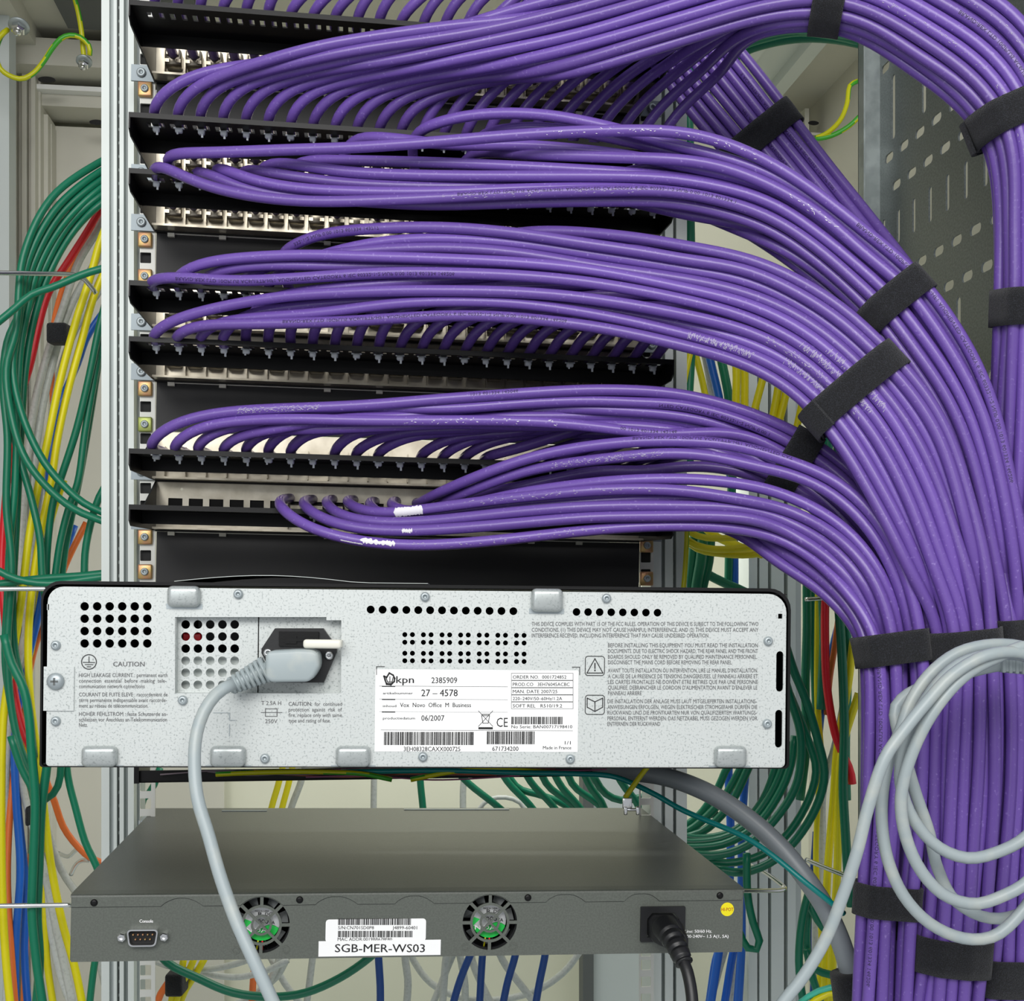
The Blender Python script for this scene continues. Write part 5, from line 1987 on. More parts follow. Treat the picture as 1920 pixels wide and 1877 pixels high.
root = empty('coiled_lead', Matrix.Translation(P(1800, 1450, .76)), 'coiled pale grey mains lead hanging in front of the vertical purple trunk', 'power cord')
iv = np.array(P(1800, 1450, .76))
tube('cord', catmull(px_path(coil_px), .006) - iv, .0037, 'grey_cord', root, 14)
bt = MB()
c0, c1 = P(1879, 1246, .787) - iv, P(1975, 1246, .79) - iv
dirc = (c1 - c0) / np.linalg.norm(c1 - c0)
for i in range(9):
    f = i / 8
    cc_ = c0 + (c1 - c0) * f
    hw = .0052 + .0028 * f
    bt.rbox(cc_[0] - .0012, cc_[0] + .0012, cc_[1] - hw * .8, cc_[1] + hw * .8, cc_[2] - hw, cc_[2] + hw, .0008, 2)
bt.box(c0[0], c1[0], c0[1] - .003, c0[1] + .003, c0[2] - .0044, c0[2] + .0044)
bt.build('strain_relief', 'grey_cord', root)
fl_ = MB()

# ================================================================== THICK GREY CONDUIT, TEAL WIRE, EARTH LEADS
o = tube('conduit', catmull(px_path([(1120, 1440, 1.02), (1180, 1447, 1.0), (1240, 1455, .985), (1290, 1470, .97), (1347, 1497), (1413, 1543, .95), (1467, 1593), (1513, 1650, .93), (1547, 1702), (1573, 1757, .92), (1590, 1810),
                                   (1600, 1860, .92), (1606, 1925, .92)]), .007), .0076, 'conduit_grey', None, 20)
tag(o, 'thick dark grey conduit bending down right from under the exchange', 'conduit')
strap_m = MB()
cpt = P(1598, 1868, .905)
o = tube('hook_and_loop_strap', [cpt + np.array((0, .012, .014)), cpt + np.array((.002, .012, 0)), cpt + np.array((.004, .012, -.02))], .0135, 'hook_loop', None, 18)
tag(o, 'black strap round the thick grey conduit at the bottom', 'strap')
o = tube('thin_cable', catmull(px_path([(640, 1447, .99), (720, 1446), (840, 1445, .985), (980, 1449), (1080, 1451), (1150, 1456, .98), (1223, 1487), (1280, 1519, .955), (1397, 1570), (1447, 1603, .918), (1513, 1657, .905), (1566, 1699, .902), (1582, 1713, .905)]), .006), .0022, 'teal_jacket', None, 10)
tag(o, 'thin teal cable crossing in front of the thick grey conduit', 'cable')

# wiring tray between the two units
TM = frame(P(262, 1468, 1.0), (EX.x, EX.y, -.004))
wt = empty('wiring_tray', TM, 'black tray of loose thin wires under the silver exchange', 'cable tray')
TW = .425
MB().box(0, TW, 0, .0012, 0, .010).box(0, TW, 0, .06, 0, .0012).build('tray', 'black_paint', wt)
MB().box(-.004, 0, -.004, .05, 0, .016).build('end_bracket', 'black_paint', wt)
MB().box(TW, TW + .004, -.004, .05, 0, .016).build('end_bracket', 'black_paint', wt)
r_ = np.random.default_rng(5)
wires = [('earth_jacket', 'yellow and green earth wire waving over the black wiring tray', 2.3), ('wire_pink', 'dull pink wire on the black wiring tray', 1.2), ('wire_rust', 'rust orange wire on the black wiring tray', 1.0),
         ('wire_grey', 'mauve grey wire on the black wiring tray', 1.2)]
for k in range(22):
    m_, lb, rr = wires[1 + k % 3]
    x = r_.uniform(290, 1000)
    L = r_.uniform(120, 420)
    y = 1440 + 3.2 * (k % 5)
    p_ = px_path([(x, y + r_.normal(0, 3), .998 + .005 * (k % 4)), (x + L * .3, y + r_.normal(0, 4)), (x + L * .6, y + r_.normal(0, 4), 1.0 + .005 * (k % 3)), (min(1180, x + L), y + r_.normal(0, 3), 1.01)])
    o = tube('thin_wire', catmull(p_, .008), .0006 * rr, m_, None, 6)
    tag(o, {'wire_pink': 'thin dull pink wire lying in the black wiring tray', 'wire_rust': 'thin rust orange wire lying in the black wiring tray', 'wire_grey': 'thin mauve grey wire lying in the black wiring tray'}[m_],
        'wire', 'thin %s wires in the wiring tray' % m_.split('_')[1])
for pts, lb in (([(405, 1452, .985), (470, 1449), (560, 1447), (620, 1448), (680, 1451), (735, 1462, .985)], 'green and yellow earth wire over the wiring tray\'s left half'),
                ([(770, 1462, .985), (830, 1450), (880, 1443), (960, 1443), (1040, 1449), (1120, 1452, .985)], 'green and yellow earth wire over the wiring tray\'s right half')):
    tag(tube('earth_wire', catmull(px_path(pts), .006), .0021, 'earth_jacket', None, 10, uv=True), lb, 'wire')
root = empty('earth_wire', Matrix.Translation(P(1190, 1480, .955)), 'yellow earth wire with a bare metal lug hanging onto the grey switch', 'wire')
iv = P(1190, 1480, .955)
tube('jacket', catmull(px_path([(1225, 1425, .96), (1206, 1448), (1190, 1470), (1172, 1496, .955)]), .005) - iv, .0022, 'earth_yellow', root, 10)
lug = MB()
a = P(1172, 1498, .954) - iv
lug.rbox(a[0] - .002, a[0] + .0055, a[1] - .0012, a[1] + .0012, a[2] - .0075, a[2] + .001, .0006, 2)
for dx in (-.001, .0085):
    lug.rbox(a[0] + dx, a[0] + dx + .0028, a[1] - .0015, a[1] + .0015, a[2] - .0125, a[2] - .0060, .0006, 2)
lug.rbox(a[0] + .001, a[0] + .0105, a[1] - .0008, a[1] + .0008, a[2] - .0095, a[2] - .0075, .0003, 1)
lug.build('lug', 'chrome', root)

# ================================================================== PERFORATED STEEL TRAY ON THE RIGHT
TF = Vector((math.sin(PSI), -math.cos(PSI), 0))
TO = P(1650, CY, 1.2)
# frame: x towards the camera along the side, z up; its face looks left
TRM = Matrix(((TF.x, EX.x, 0, TO[0]), (TF.y, EX.y, 0, TO[1]), (0, 0, 1, ZC), (0, 0, 0, 1)))
tr = empty('perforated_tray', TRM, 'tall grey steel cable tray with slots at the right, behind the purple trunk', 'cable tray')
loops = [[(0, -.56), (.36, -.56), (.36, .56), (0, .56)]]
for per in (0.0, -.245, -.49, .245):
    for i in range(6):
        loops.append(slot(.030 + .064 * i, .468 + per, .0078, .062, 5))
    for i in range(11):
        loops.append(slot(.0205 + .0325 * i, .4225 + per, .0185, .0085, 5))
        if .036 + .0325 * i < .35:
            loops.append(slot(.0365 + .0325 * i, .391 + per, .0185, .0085, 5))
            loops.append(slot(.0085 + .0325 * i, .350 + per, .0062, .032, 5))
        if .0245 + .0325 * i < .35:
            loops.append(slot(.0245 + .0325 * i, .3036 + per, .0185, .0085, 5))
        loops.append(slot(.0105 + .0325 * i if i else .012, .2680 + per, .0185, .0085, 5))
# drop any slot that would leave the sheet or meet another one
ok = [loops[0]]
boxes = []
for lp in loops[1:]:
    a = np.array(lp)
    bb = (a[:, 0].min() - .001, a[:, 0].max() + .001, a[:, 1].min() - .001, a[:, 1].max() + .001)
    if bb[0] < .001 or bb[1] > .358 or bb[2] < -.555 or bb[3] > .555:
        continue
    if any(bb[0] < o_[1] and bb[1] > o_[0] and bb[2] < o_[3] and bb[3] > o_[2] for o_ in boxes):
        continue
    boxes.append(bb)
    ok.append(lp)
sheet('slotted_side', ok, 0, .0016, 'tray_steel', tr)
MB().box(-.0016, 0, -.022, .0016, -.56, .56).box(-.0016, .012, -.022, -.0204, -.56, .56).build('edge_flange', 'tray_edge', tr)
fo = MB().box(.05, .20, -.012, 0, -.01 + .02, .016 + .02)
fo.build('cross_bar', 'chrome', tr)
# ================================================================== CABLES BEHIND AND BESIDE THE RACK
def bg(pts, r, m, label, group, name='patch_cable', sides=10, uv=False):
    o = tube(name, catmull(px_path(pts), .009), r, m, None, sides, uv)
    return tag(o, label, 'cable', group)


NAME = {'green_jacket': 'green', 'yellow_jacket': 'yellow', 'white_jacket': 'pale grey', 'blue_jacket': 'blue', 'red_jacket': 'red', 'orange_jacket': 'orange', 'navy_jacket': 'dark blue'}


def bundle(items, place, group):
    cnt = {}
    for m, *_ in items:
        cnt[m] = cnt.get(m, 0) + 1
    seen = {}
    for it in items:
        m, r, pts = it[0], it[1], it[2]
        k = seen.get(m, 0)
        seen[m] = k + 1
        if len(it) > 3:
            lab = it[3]
        elif cnt[m] == 1:
            lab = 'the only %s cable %s' % (NAME[m], place)
        else:
            lab = '%s cable %s, %s such from the left' % (NAME[m], place, ORD[k])
        bg(pts, r, m, lab, '%s cables %s' % (NAME[m], group))


# ---- left of the rack: fan of green cables coming round the post
gr = []
for k, (top, mid, low) in enumerate((((186, 305), (96, 372), (44, 480)), ((188, 322), (104, 392), (52, 490)), ((190, 338), (112, 404), (60, 500)), ((190, 352), (118, 420), (72, 500)),
                                    ((190, 366), (130, 420), (84, 500)), ((192, 380), (142, 428), (98, 500)))):
    ends = [((30, 620), (12, 690), (20, 773), (46, 857), (92, 917), (140, 955), (205, 982)), ((36, 600), (24, 690), (40, 773), (80, 862), (126, 917), (160, 945), (205, 966)),
            ((40, 580), (14, 640), (6, 720), (14, 820), (12, 950), (22, 1060), (14, 1200), (18, 1300), (34, 1390), (70, 1480)), ((52, 580), (40, 640), (34, 720), (30, 860), (27, 930), (20, 1000), (14, 1120), (10, 1240), (22, 1330), (36, 1400), (62, 1490), (66, 1640)),
            ((50, 590), (28, 700), (22, 790), (60, 940), (75, 1010), (80, 1090), (96, 1180)), ((66, 590), (48, 690), (40, 800), (30, 1000), (24, 1120), (28, 1220), (52, 1320), (64, 1420))][k]
    gr.append(('green_jacket', .0036, [(240, top[1] - 24, 1.22), (*top, 1.20), (*mid, 1.17 + .006 * k), (*low, 1.16 + .006 * k), *ends[:-1], (*ends[-1], 1.15 + .008 * k)],
               'green cable rounding the left post at the top, %s from the outside' % ORD[k]))
bundle(gr, '', 'fanning out beside the left post')
L = [
    ('red_jacket', .0037, [(205, 365, 1.24), (160, 440), (128, 490), (90, 552), (55, 690), (38, 745), (26, 805), (17, 873), (12, 920), (6, 1000), (3, 1070), (8, 1150), (18, 1240), (33, 1330), (47, 1380), (64, 1420, 1.2), (70, 1480)],
     'red cable descending left of the post from behind it'),
    ('orange_jacket', .0034, [(200, 395, 1.26), (157, 450), (132, 505), (107, 580), (96, 660), (100, 760, 1.3)], 'orange cable slanting down left of the post near the top ring'),
    ('white_jacket', .0038, [(205, 385, 1.25), (184, 430), (147, 492), (117, 580), (93, 650), (68, 740), (54, 840), (46, 930), (38, 1060), (52, 1150), (30, 1270), (14, 1400), (10, 1620), (14, 1800), (10, 1910, 1.22)]),
    ('white_jacket', .0038, [(210, 440, 1.26), (168, 510), (133, 573), (101, 673), (78, 773), (62, 900), (60, 1000), (60, 1120), (44, 1240), (32, 1330), (40, 1460), (63, 1557), (86, 1647), (110, 1763), (140, 1900, 1.22)]),
    ('white_jacket', .0038, [(205, 520, 1.27), (150, 600), (118, 680), (96, 790), (78, 900), (66, 1040), (84, 1110), (64, 1190), (50, 1262), (44, 1380), (50, 1500), (80, 1600), (98, 1760), (120, 1850), (146, 1910, 1.24)]),
    ('yellow_jacket', .0038, [(205, 410, 1.22), (187, 455), (170, 517), (143, 600), (113, 713), (90, 823), (74, 900), (54, 1010), (43, 1100), (32, 1180), (20, 1250), (8, 1330), (4, 1400), (4, 1660), (11, 1800), (22, 1910, 1.17)]),
    ('yellow_jacket', .0038, [(215, 470, 1.23), (178, 550), (153, 640), (130, 723), (108, 823), (96, 905), (78, 990), (60, 1105), (53, 1200), (56, 1300), (68, 1400), (76, 1455), (84, 1530), (97, 1630), (117, 1730), (140, 1813), (160, 1910, 1.18)]),
    ('yellow_jacket', .0036, [(120, 900, 1.26), (100, 960), (82, 1030), (74, 1120), (56, 1250), (50, 1400), (76, 1560), (82, 1680), (88, 1800), (104, 1910, 1.24)]),
    ('blue_jacket', .0038, [(205, 570, 1.28), (163, 632), (146, 680), (120, 740), (103, 790), (92, 900), (84, 1080), (68, 1170), (56, 1220), (42, 1280), (32, 1340), (27, 1404), (30, 1500), (38, 1630), (30, 1760), (28, 1910, 1.2)]),
    ('blue_jacket', .0038, [(140, 985, 1.30), (112, 1060), (80, 1150), (62, 1210), (50, 1290), (38, 1360), (32, 1480), (48, 1664), (46, 1790), (54, 1910, 1.21)]),
    ('orange_jacket', .0034, [(162, 980, 1.28), (127, 1050), (90, 1150), (68, 1205), (50, 1285), (36, 1380), (23, 1473), (14, 1630), (18, 1740), (30, 1910, 1.19)],
     'orange cable running down the left edge beside the blue ones'),
    ('orange_jacket', .0034, [(76, 1425, 1.24), (86, 1462), (100, 1497), (120, 1553), (150, 1592), (172, 1610), (205, 1622, 1.26)], 'orange cable looping right behind the left post below the exchange'),
    ('orange_jacket', .0034, [(90, 1425, 1.28), (80, 1500), (56, 1620), (50, 1720), (44, 1910, 1.27)], 'orange cable behind the blue cables at the lower left'),
    ('white_jacket', .0038, [(70, 1440, 1.27), (90, 1557), (117, 1635), (146, 1680), (175, 1760), (205, 1880, 1.28)], 'pale grey cable passing behind the left corner of the grey switch'),
]
bundle(L, 'left of the rack', 'left of the rack')
for k, (pts) in enumerate(([(200, 560, 1.19), (187, 610), (167, 707), (143, 807), (113, 900), (100, 940), (87, 1060), (92, 1180, 1.2)], [(196, 600, 1.2), (182, 680), (160, 807), (146, 905), (130, 950), (113, 1017), (100, 1110, 1.2)],
                          [(190, 640, 1.21), (172, 760), (152, 880), (140, 940), (122, 1030), (112, 1120, 1.22)], [(205, 900, 1.18), (187, 930), (171, 978), (160, 1033), (158, 1095, 1.18)])):
    bg(pts, .0036, 'green_jacket', 'green cable hanging close against the left post, %s from the left' % ORD[k], 'green cables close against the left post')
for k, pts in enumerate(([(205, 500, 1.15), (160, 513), (100, 538), (60, 552), (20, 585), (-30, 625, 1.13)], [(205, 1074, 1.15), (150, 1080), (90, 1084), (40, 1089), (-20, 1098, 1.14)],
                         [(-20, 1060, 1.13), (20, 1082), (60, 1092), (100, 1094), (160, 1086), (205, 1080, 1.15)])):
    bg(pts, .0036, 'green_jacket', ('green cable crossing almost level past the upper chrome ring', 'straighter green cable crossing level behind the lower chrome ring',
                                    'sagging green cable crossing level behind the lower chrome ring')[k], 'level green cables left of the rack')
for k, pts in enumerate(([(8, 1190, 1.12), (20, 1240), (44, 1290), (54, 1340), (60, 1420), (66, 1500), (62, 1630), (60, 1713), (68, 1800), (84, 1910, 1.12)],
                         [(92, 1400, 1.13), (87, 1445), (78, 1513), (73, 1630), (70, 1720), (74, 1800), (66, 1910, 1.13)],
                         [(20, 1380, 1.13), (40, 1440), (58, 1475), (68, 1510), (60, 1600, 1.14)], [(116, 1400, 1.16), (110, 1470), (96, 1493), (84, 1500, 1.16)],
                         [(122, 1400, 1.17), (128, 1460), (142, 1516), (160, 1580), (183, 1630, 1.17), (196, 1700), (180, 1790), (174, 1830), (164, 1920, 1.18)])):
    bg(pts, .0041 if k < 2 else .0034, 'green_jacket', ('thick green cable twisting down in front at the lower left', 'second thick green cable twined with it at the lower left',
                                                        'thin green cable joining the thick pair below the exchange\'s corner', 'short green loop ending below the exchange\'s left corner',
                                                        'green cable slanting right behind the grey switch\'s left edge')[k], 'green cables at the lower left')
# straps on the background cables at the left
for pts, r, lb in (([(88, 618, 1.215), (106, 623, 1.215), (130, 630, 1.22)], .0085, 'small black strap round pale grey cables left of the post'),
                   ([(40, 1528, 1.16), (52, 1528, 1.17), (64, 1530, 1.18)], .0075, 'small black strap behind green cables at the lower left')):
    b = MB()
    p_ = px_path(pts)
    b.rbox(p_[0][0], p_[2][0], p_[1][1] - .004, p_[1][1] + .014, p_[2][2] - r, p_[0][2] + r * .8, .003, 2)
    tag(b.build('hook_and_loop_strap', 'hook_loop'), lb, 'strap')
# chrome rings
for pts, lb in (([(-40, 511, 1.12), (70, 513), (140, 516), (156, 522), (168, 535), (180, 550, 1.19)], 'chrome wire ring beside the left post, upper one'),
                ([(-40, 1105, 1.12), (40, 1104), (90, 1104, 1.13)], 'chrome wire ring left of the silver exchange'),
                ([(-40, 1699, 1.10), (60, 1698), (135, 1697, 1.12)], 'chrome wire ring left of the grey switch'),
                ([(110, 1600, 1.33), (128, 1606), (140, 1596), (148, 1590, 1.30)], 'small chrome hook behind the left cables, above the grey switch'),
                ([(133, 1640, 1.30), (142, 1622), (152, 1614), (172, 1614, 1.28)], 'larger chrome hook left of the post near the orange loop'),
                ([(1380, 1670, 1.12), (1440, 1670), (1464, 1669), (1472, 1666), (1466, 1660), (1440, 1640), (1405, 1620, 1.25)], 'chrome wire ring at the right end of the grey switch'),
                ([(1510, 1124, 1.25), (1545, 1122), (1600, 1122, 1.22)], 'chrome wire ring right of the silver exchange'),
                ([(1512, 1612, 1.22), (1550, 1628), (1590, 1644, 1.16)], 'chrome wire ring behind the thick grey conduit'),
                ):
    tag(tube('wire_ring', catmull(px_path(pts), .004), .0023, 'chrome', None, 10), lb, 'cable ring')
# earth leads of the enclosure
for pts, lb in (([(-20, 100, 1.40), (2, 66), (14, 56), (4, 64), (-6, 90), (-2, 125), (14, 140), (40, 148), (62, 138), (80, 118), (100, 88), (118, 70), (136, 66), (154, 72), (168, 88), (168, 104, 1.45)],
                 'yellow and green earth wire looping from the roof bolt at the upper left'),
                ([(138, -10, 1.45), (146, 20), (153, 60), (156, 95), (158, 112, 1.46)], 'yellow and green earth wire dropping straight to the bolt beside the left post'),
                ([(1608, 152, 1.5), (1594, 160), (1588, 195), (1575, 226), (1550, 250), (1526, 260), (1555, 256), (1590, 238), (1615, 215, 1.48)], 'yellow and green earth wire hooked below the roof beside the grey tray')):
    tag(tube('earth_wire', catmull(px_path(pts[1:] if pts[0][0] == -20 and False else pts), .006), .0030, 'earth_jacket', None, 10, uv=True), lb, 'wire')
for x, y, d, r, lb in ((36, 48, 1.40, .0095, 'bright roof bolt at the upper left corner'), (158, 114, 1.46, .0075, 'dull bolt holding two earth wires beside the left post')):
    c_ = P(x, y, d)
    root = empty('earth_bolt', Matrix.Translation(c_), lb, 'bolt')
    MB().lathe((0, 0, 0), [(r * 1.25, 0), (r * 1.25, .002), (r * .9, .002)], (0, -.45, -.9), 20).build('washer', 'zinc', root)
    MB().lathe((0, -.001, -.002), [(r * .85, 0), (r * .85, .006), (r * .7, .0075)], (0, -.45, -.9), 6, False).build('nut', 'chrome', root)
    MB().lathe((0, -.004, -.008), [(r * .45, 0), (r * .45, .004), (r * .35, .005)], (0, -.45, -.9), 12).build('stud', 'chrome', root)

# ---- right of the rack
for k, pts in enumerate(([(1340, 116, 1.30), (1376, 84), (1430, 64), (1487, 54), (1547, 58), (1612, 68, 1.28)], [(1340, 128, 1.31), (1380, 90), (1440, 68), (1500, 58), (1560, 64), (1615, 76, 1.29)],
                         [(1345, 136, 1.33), (1390, 98), (1450, 78), (1510, 70), (1570, 73), (1618, 82, 1.31)])):
    bg(pts, .0056, 'green_jacket', 'green cable arching under the topmost strap, %s from the top' % ORD[k], 'green cables arching behind the topmost arch')
bg([(1292, 60, 1.22), (1291, 200), (1293, 300), (1294, 420), (1296, 520, 1.22)], .0048, 'green_jacket', 'green cable running straight down right of the topmost panels', None)
bg([(1249, 60, 1.2), (1248, 190), (1248, 260), (1252, 430), (1256, 560), (1258, 640), (1252, 690), (1248, 760, 1.2)], .0022, 'yellow_jacket', 'thin yellow cable against the right rack post', None)
R1 = [
    ('yellow_jacket', .0022, [(1246, 640, 1.18), (1252, 690), (1256, 735), (1258, 800), (1262, 900, 1.2)]),
    ('yellow_jacket', .0032, [(1300, 640, 1.26), (1292, 672), (1283, 715), (1276, 760), (1270, 880, 1.26)]),
    ('green_jacket', .0052, [(1296, 640, 1.28), (1293, 700), (1290, 760), (1292, 880, 1.28)]),
    ('yellow_jacket', .0036, [(1300, 650, 1.31), (1308, 680), (1318, 720), (1325, 760), (1330, 880, 1.32)]),
    ('white_jacket', .0038, [(1318, 650, 1.34), (1326, 690), (1334, 740), (1338, 880, 1.34)]),
    ('blue_jacket', .0045, [(1326, 650, 1.32), (1335, 690), (1347, 740), (1358, 800), (1372, 920), (1376, 1000), (1377, 1100), (1374, 1250), (1366, 1440), (1370, 1563), (1366, 1680), (1352, 1760), (1330, 1900, 1.34)]),
    ('green_jacket', .0048, [(1348, 655, 1.31), (1358, 700), (1367, 750), (1374, 850), (1370, 950), (1368, 1000), (1366, 1090), (1362, 1200, 1.33)]),
    ('yellow_jacket', .0042, [(1378, 660, 1.27), (1381, 700), (1380, 760), (1384, 860, 1.28)]),
    ('yellow_jacket', .0042, [(1392, 660, 1.28), (1396, 700), (1396, 760), (1400, 860, 1.29)]),
    ('yellow_jacket', .0040, [(1442, 660, 1.26), (1429, 715), (1414, 773), (1400, 860, 1.27)]),
    ('yellow_jacket', .0042, [(1466, 670, 1.26), (1458, 735), (1447, 795), (1440, 870, 1.27)]),
    ('yellow_jacket', .0042, [(1482, 680, 1.26), (1473, 740), (1459, 800), (1450, 880, 1.27)]),
    ('yellow_jacket', .0038, [(1512, 700, 1.25), (1503, 760), (1492, 812), (1484, 880, 1.26)]),
    ('yellow_jacket', .0038, [(1548, 750, 1.25), (1538, 805), (1530, 860), (1526, 930, 1.26)]),
    ('green_jacket', .0050, [(1560, 780, 1.24), (1553, 830), (1550, 900), (1546, 1000), (1543, 1090), (1545, 1200), (1540, 1330, 1.25)]),
    ('green_jacket', .0046, [(1574, 790, 1.25), (1571, 840), (1566, 900), (1568, 1000), (1570, 1100), (1577, 1200), (1583, 1360), (1581, 1480), (1585, 1560), (1590, 1640), (1596, 1700, 1.22)]),
    ('green_jacket', .0042, [(1600, 800, 1.26), (1593, 850), (1590, 940), (1586, 1100), (1590, 1250), (1586, 1400), (1588, 1500, 1.26)]),
]
bundle(R1, 'right of the rack', 'right of the rack')
bg([(1262, 950, 1.2), (1275, 998), (1300, 1020), (1340, 1030), (1400, 1026), (1450, 1012), (1480, 1000, 1.2)], .0036, 'yellow_jacket', 'yellow cable sagging above the exchange\'s right end, inner one', 'sagging yellow cables')
bg([(1258, 960, 1.21), (1282, 1008), (1310, 1030), (1350, 1038), (1410, 1040), (1450, 1030), (1475, 1016, 1.21)], .0036, 'yellow_jacket', 'yellow cable sagging above the exchange\'s right end, outer one', 'sagging yellow cables')
bg([(1265, 950, 1.19), (1285, 992), (1320, 1008), (1380, 1008), (1430, 1004), (1470, 996, 1.19)], .0032, 'yellow_jacket', 'yellow cable sagging above the exchange\'s right end, topmost one', 'sagging yellow cables')
bg([(1300, 960, 1.25), (1324, 992), (1350, 1010), (1380, 1022, 1.25), (1430, 1040), (1460, 1030, 1.25)], .0042, 'yellow_jacket', 'thicker yellow cable crossing down behind the sagging yellow ones', 'sagging yellow cables')
bg([(1289, 940, 1.15), (1288, 1000), (1285, 1060), (1280, 1120, 1.14)], .0024, 'earth_jacket', 'thin yellow and green earth wire before the sagging yellow cables', None, 'earth_wire', uv=True)
R2 = [
    ([(1302, 960, 1.28), (1303, 1000), (1298, 1060), (1294, 1110), (1298, 1200, 1.28)], .0055), ([(1316, 960, 1.27), (1318, 1000), (1314, 1050), (1306, 1100), (1300, 1200, 1.27)], .0055),
    ([(1330, 970, 1.29), (1332, 1020), (1328, 1060), (1318, 1100), (1310, 1200, 1.29)], .0050), ([(1290, 1040, 1.30), (1320, 1072), (1360, 1094), (1400, 1112), (1440, 1140, 1.30)], .0050)]
for k, (pts, r) in enumerate(R2):
    bg(pts, r, 'green_jacket', ('dark green cable behind the sagging yellow ones, leftmost', 'dark green cable behind the sagging yellow ones, middle', 'dark green cable behind the sagging yellow ones, rightmost',
                                'green cable slanting down right behind the sagging yellow ones')[k], 'green cables above the exchange\'s right end')
R3 = [
    ('green_jacket', .0046, [(1524, 980, 1.27), (1514, 1062), (1513, 1180), (1510, 1280), (1511, 1400), (1500, 1500, 1.27)]),
    ('green_jacket', .0040, [(1540, 990, 1.28), (1527, 1075), (1525, 1200), (1530, 1340), (1534, 1440, 1.28)]),
    ('yellow_jacket', .0034, [(1548, 990, 1.26), (1536, 1078), (1533, 1200), (1533, 1320), (1540, 1420, 1.26)]),
    ('red_jacket', .0042, [(1558, 1000, 1.24), (1549, 1080), (1547, 1200), (1551, 1290), (1567, 1380), (1583, 1420), (1594, 1445, 1.24), (1598, 1470)]),
    ('blue_jacket', .0036, [(1578, 1150, 1.28), (1564, 1200), (1556, 1240), (1540, 1340), (1530, 1450, 1.29)]),
    ('orange_jacket', .0032, [(1572, 1160, 1.27), (1564, 1220), (1556, 1270), (1550, 1340, 1.28)]),
    ('white_jacket', .0042, [(1606, 1060, 1.28), (1594, 1180), (1588, 1280), (1566, 1400), (1543, 1480), (1541, 1600), (1530, 1720), (1532, 1900, 1.28)]),
    ('yellow_jacket', .0040, [(1600, 1200, 1.25), (1590, 1285), (1570, 1400), (1563, 1497), (1552, 1630), (1548, 1750), (1546, 1905, 1.25)]),
    ('yellow_jacket', .0040, [(1610, 1300, 1.24), (1580, 1400), (1573, 1480), (1570, 1630), (1563, 1760), (1558, 1905, 1.24)]),
    ('yellow_jacket', .0030, [(1540, 1400, 1.26), (1530, 1600), (1534, 1690), (1540, 1760), (1532, 1905, 1.26)]),
    ('navy_jacket', .0036, [(1530, 1560, 1.29), (1522, 1700), (1526, 1780), (1524, 1905, 1.29)]),
]
bundle(R3, 'beside the steel tray\'s edge', 'beside the steel tray\'s edge')
G1 = [([(1470, 1200, 1.18), (1490, 1262), (1510, 1310), (1534, 1390), (1546, 1450), (1532, 1510), (1488, 1580), (1440, 1620), (1390, 1636), (1340, 1630, 1.2)], .0042),
      ([(1462, 1240, 1.19), (1482, 1310), (1500, 1370), (1502, 1420), (1492, 1475), (1450, 1540), (1396, 1588), (1340, 1604), (1280, 1600, 1.2)], .0042),
      ([(1480, 1300, 1.20), (1516, 1390), (1530, 1440), (1520, 1490), (1480, 1560), (1430, 1602), (1370, 1618), (1310, 1612, 1.21)], .0040),
      ([(1490, 1380, 1.21), (1484, 1430), (1466, 1480), (1420, 1546), (1360, 1582), (1300, 1590), (1250, 1586, 1.22)], .0040),
      ([(1478, 1390, 1.22), (1468, 1440), (1440, 1500), (1396, 1552), (1350, 1574), (1290, 1580), (1250, 1574, 1.23)], .0040),
      ([(1460, 1420, 1.23), (1440, 1480), (1424, 1510), (1380, 1556), (1320, 1572), (1270, 1568, 1.24)], .0040)]
for k, (pts, r) in enumerate(G1):
    bg(pts, r, 'green_jacket', 'green cable swung in the loops right of the grey switch, %s from the outside' % ORD[k], 'looped green cables right of the switch')
G2 = [[(1378, 1420, 1.26), (1362, 1442), (1345, 1480), (1310, 1530), (1280, 1552, 1.27)], [(1398, 1420, 1.25), (1384, 1450), (1354, 1500), (1310, 1545), (1275, 1568, 1.26)],
      [(1412, 1420, 1.24), (1398, 1452), (1368, 1510), (1320, 1558), (1280, 1572, 1.25)], [(1346, 1525, 1.27), (1318, 1530), (1292, 1546), (1276, 1556, 1.27)]]
for k, pts in enumerate(G2):
    bg(pts, .0042, 'green_jacket', 'green cable slanting down left under the exchange\'s right corner, %s from the left' % ORD[k], 'slanting green cables under the exchange')
bg([(1400, 1600, 1.16), (1402, 1680), (1412, 1730), (1424, 1765), (1420, 1780), (1408, 1782), (1396, 1770), (1385, 1745, 1.16)], .0038, 'green_jacket', 'green loop hanging behind the grey switch\'s right end', None)
bg([(1400, 1420, 1.30), (1392, 1540), (1390, 1640), (1391, 1764), (1384, 1900, 1.30)], .0042, 'blue_jacket', 'blue cable beside the grey switch\'s right end, brightest one', None)
G3 = [[(1520, 1660, 1.20), (1505, 1720), (1498, 1797), (1503, 1860), (1512, 1910, 1.2)], [(1516, 1690, 1.21), (1530, 1720), (1546, 1742), (1560, 1752, 1.21)], [(1512, 1780, 1.22), (1524, 1815), (1550, 1826), (1580, 1832, 1.22)],
      [(1518, 1690, 1.23), (1512, 1760), (1520, 1820), (1538, 1880), (1540, 1910, 1.23)]]
for k, pts in enumerate(G3):
    bg(pts, .0040, 'green_jacket', ('green cable dropping behind the long grey lead at the lower right', 'short green cable curving right behind the conduit', 'green cable running right to the conduit\'s strap',
                                    'green cable behind the others at the lower right')[k], 'green cables at the lower right')
bg([(1500, 1880, .99), (1530, 1860), (1568, 1850, .98), (1600, 1852, .98)], .0024, 'mint_jacket', 'mint green cable curving at the lower edge beside the conduit\'s strap', None)
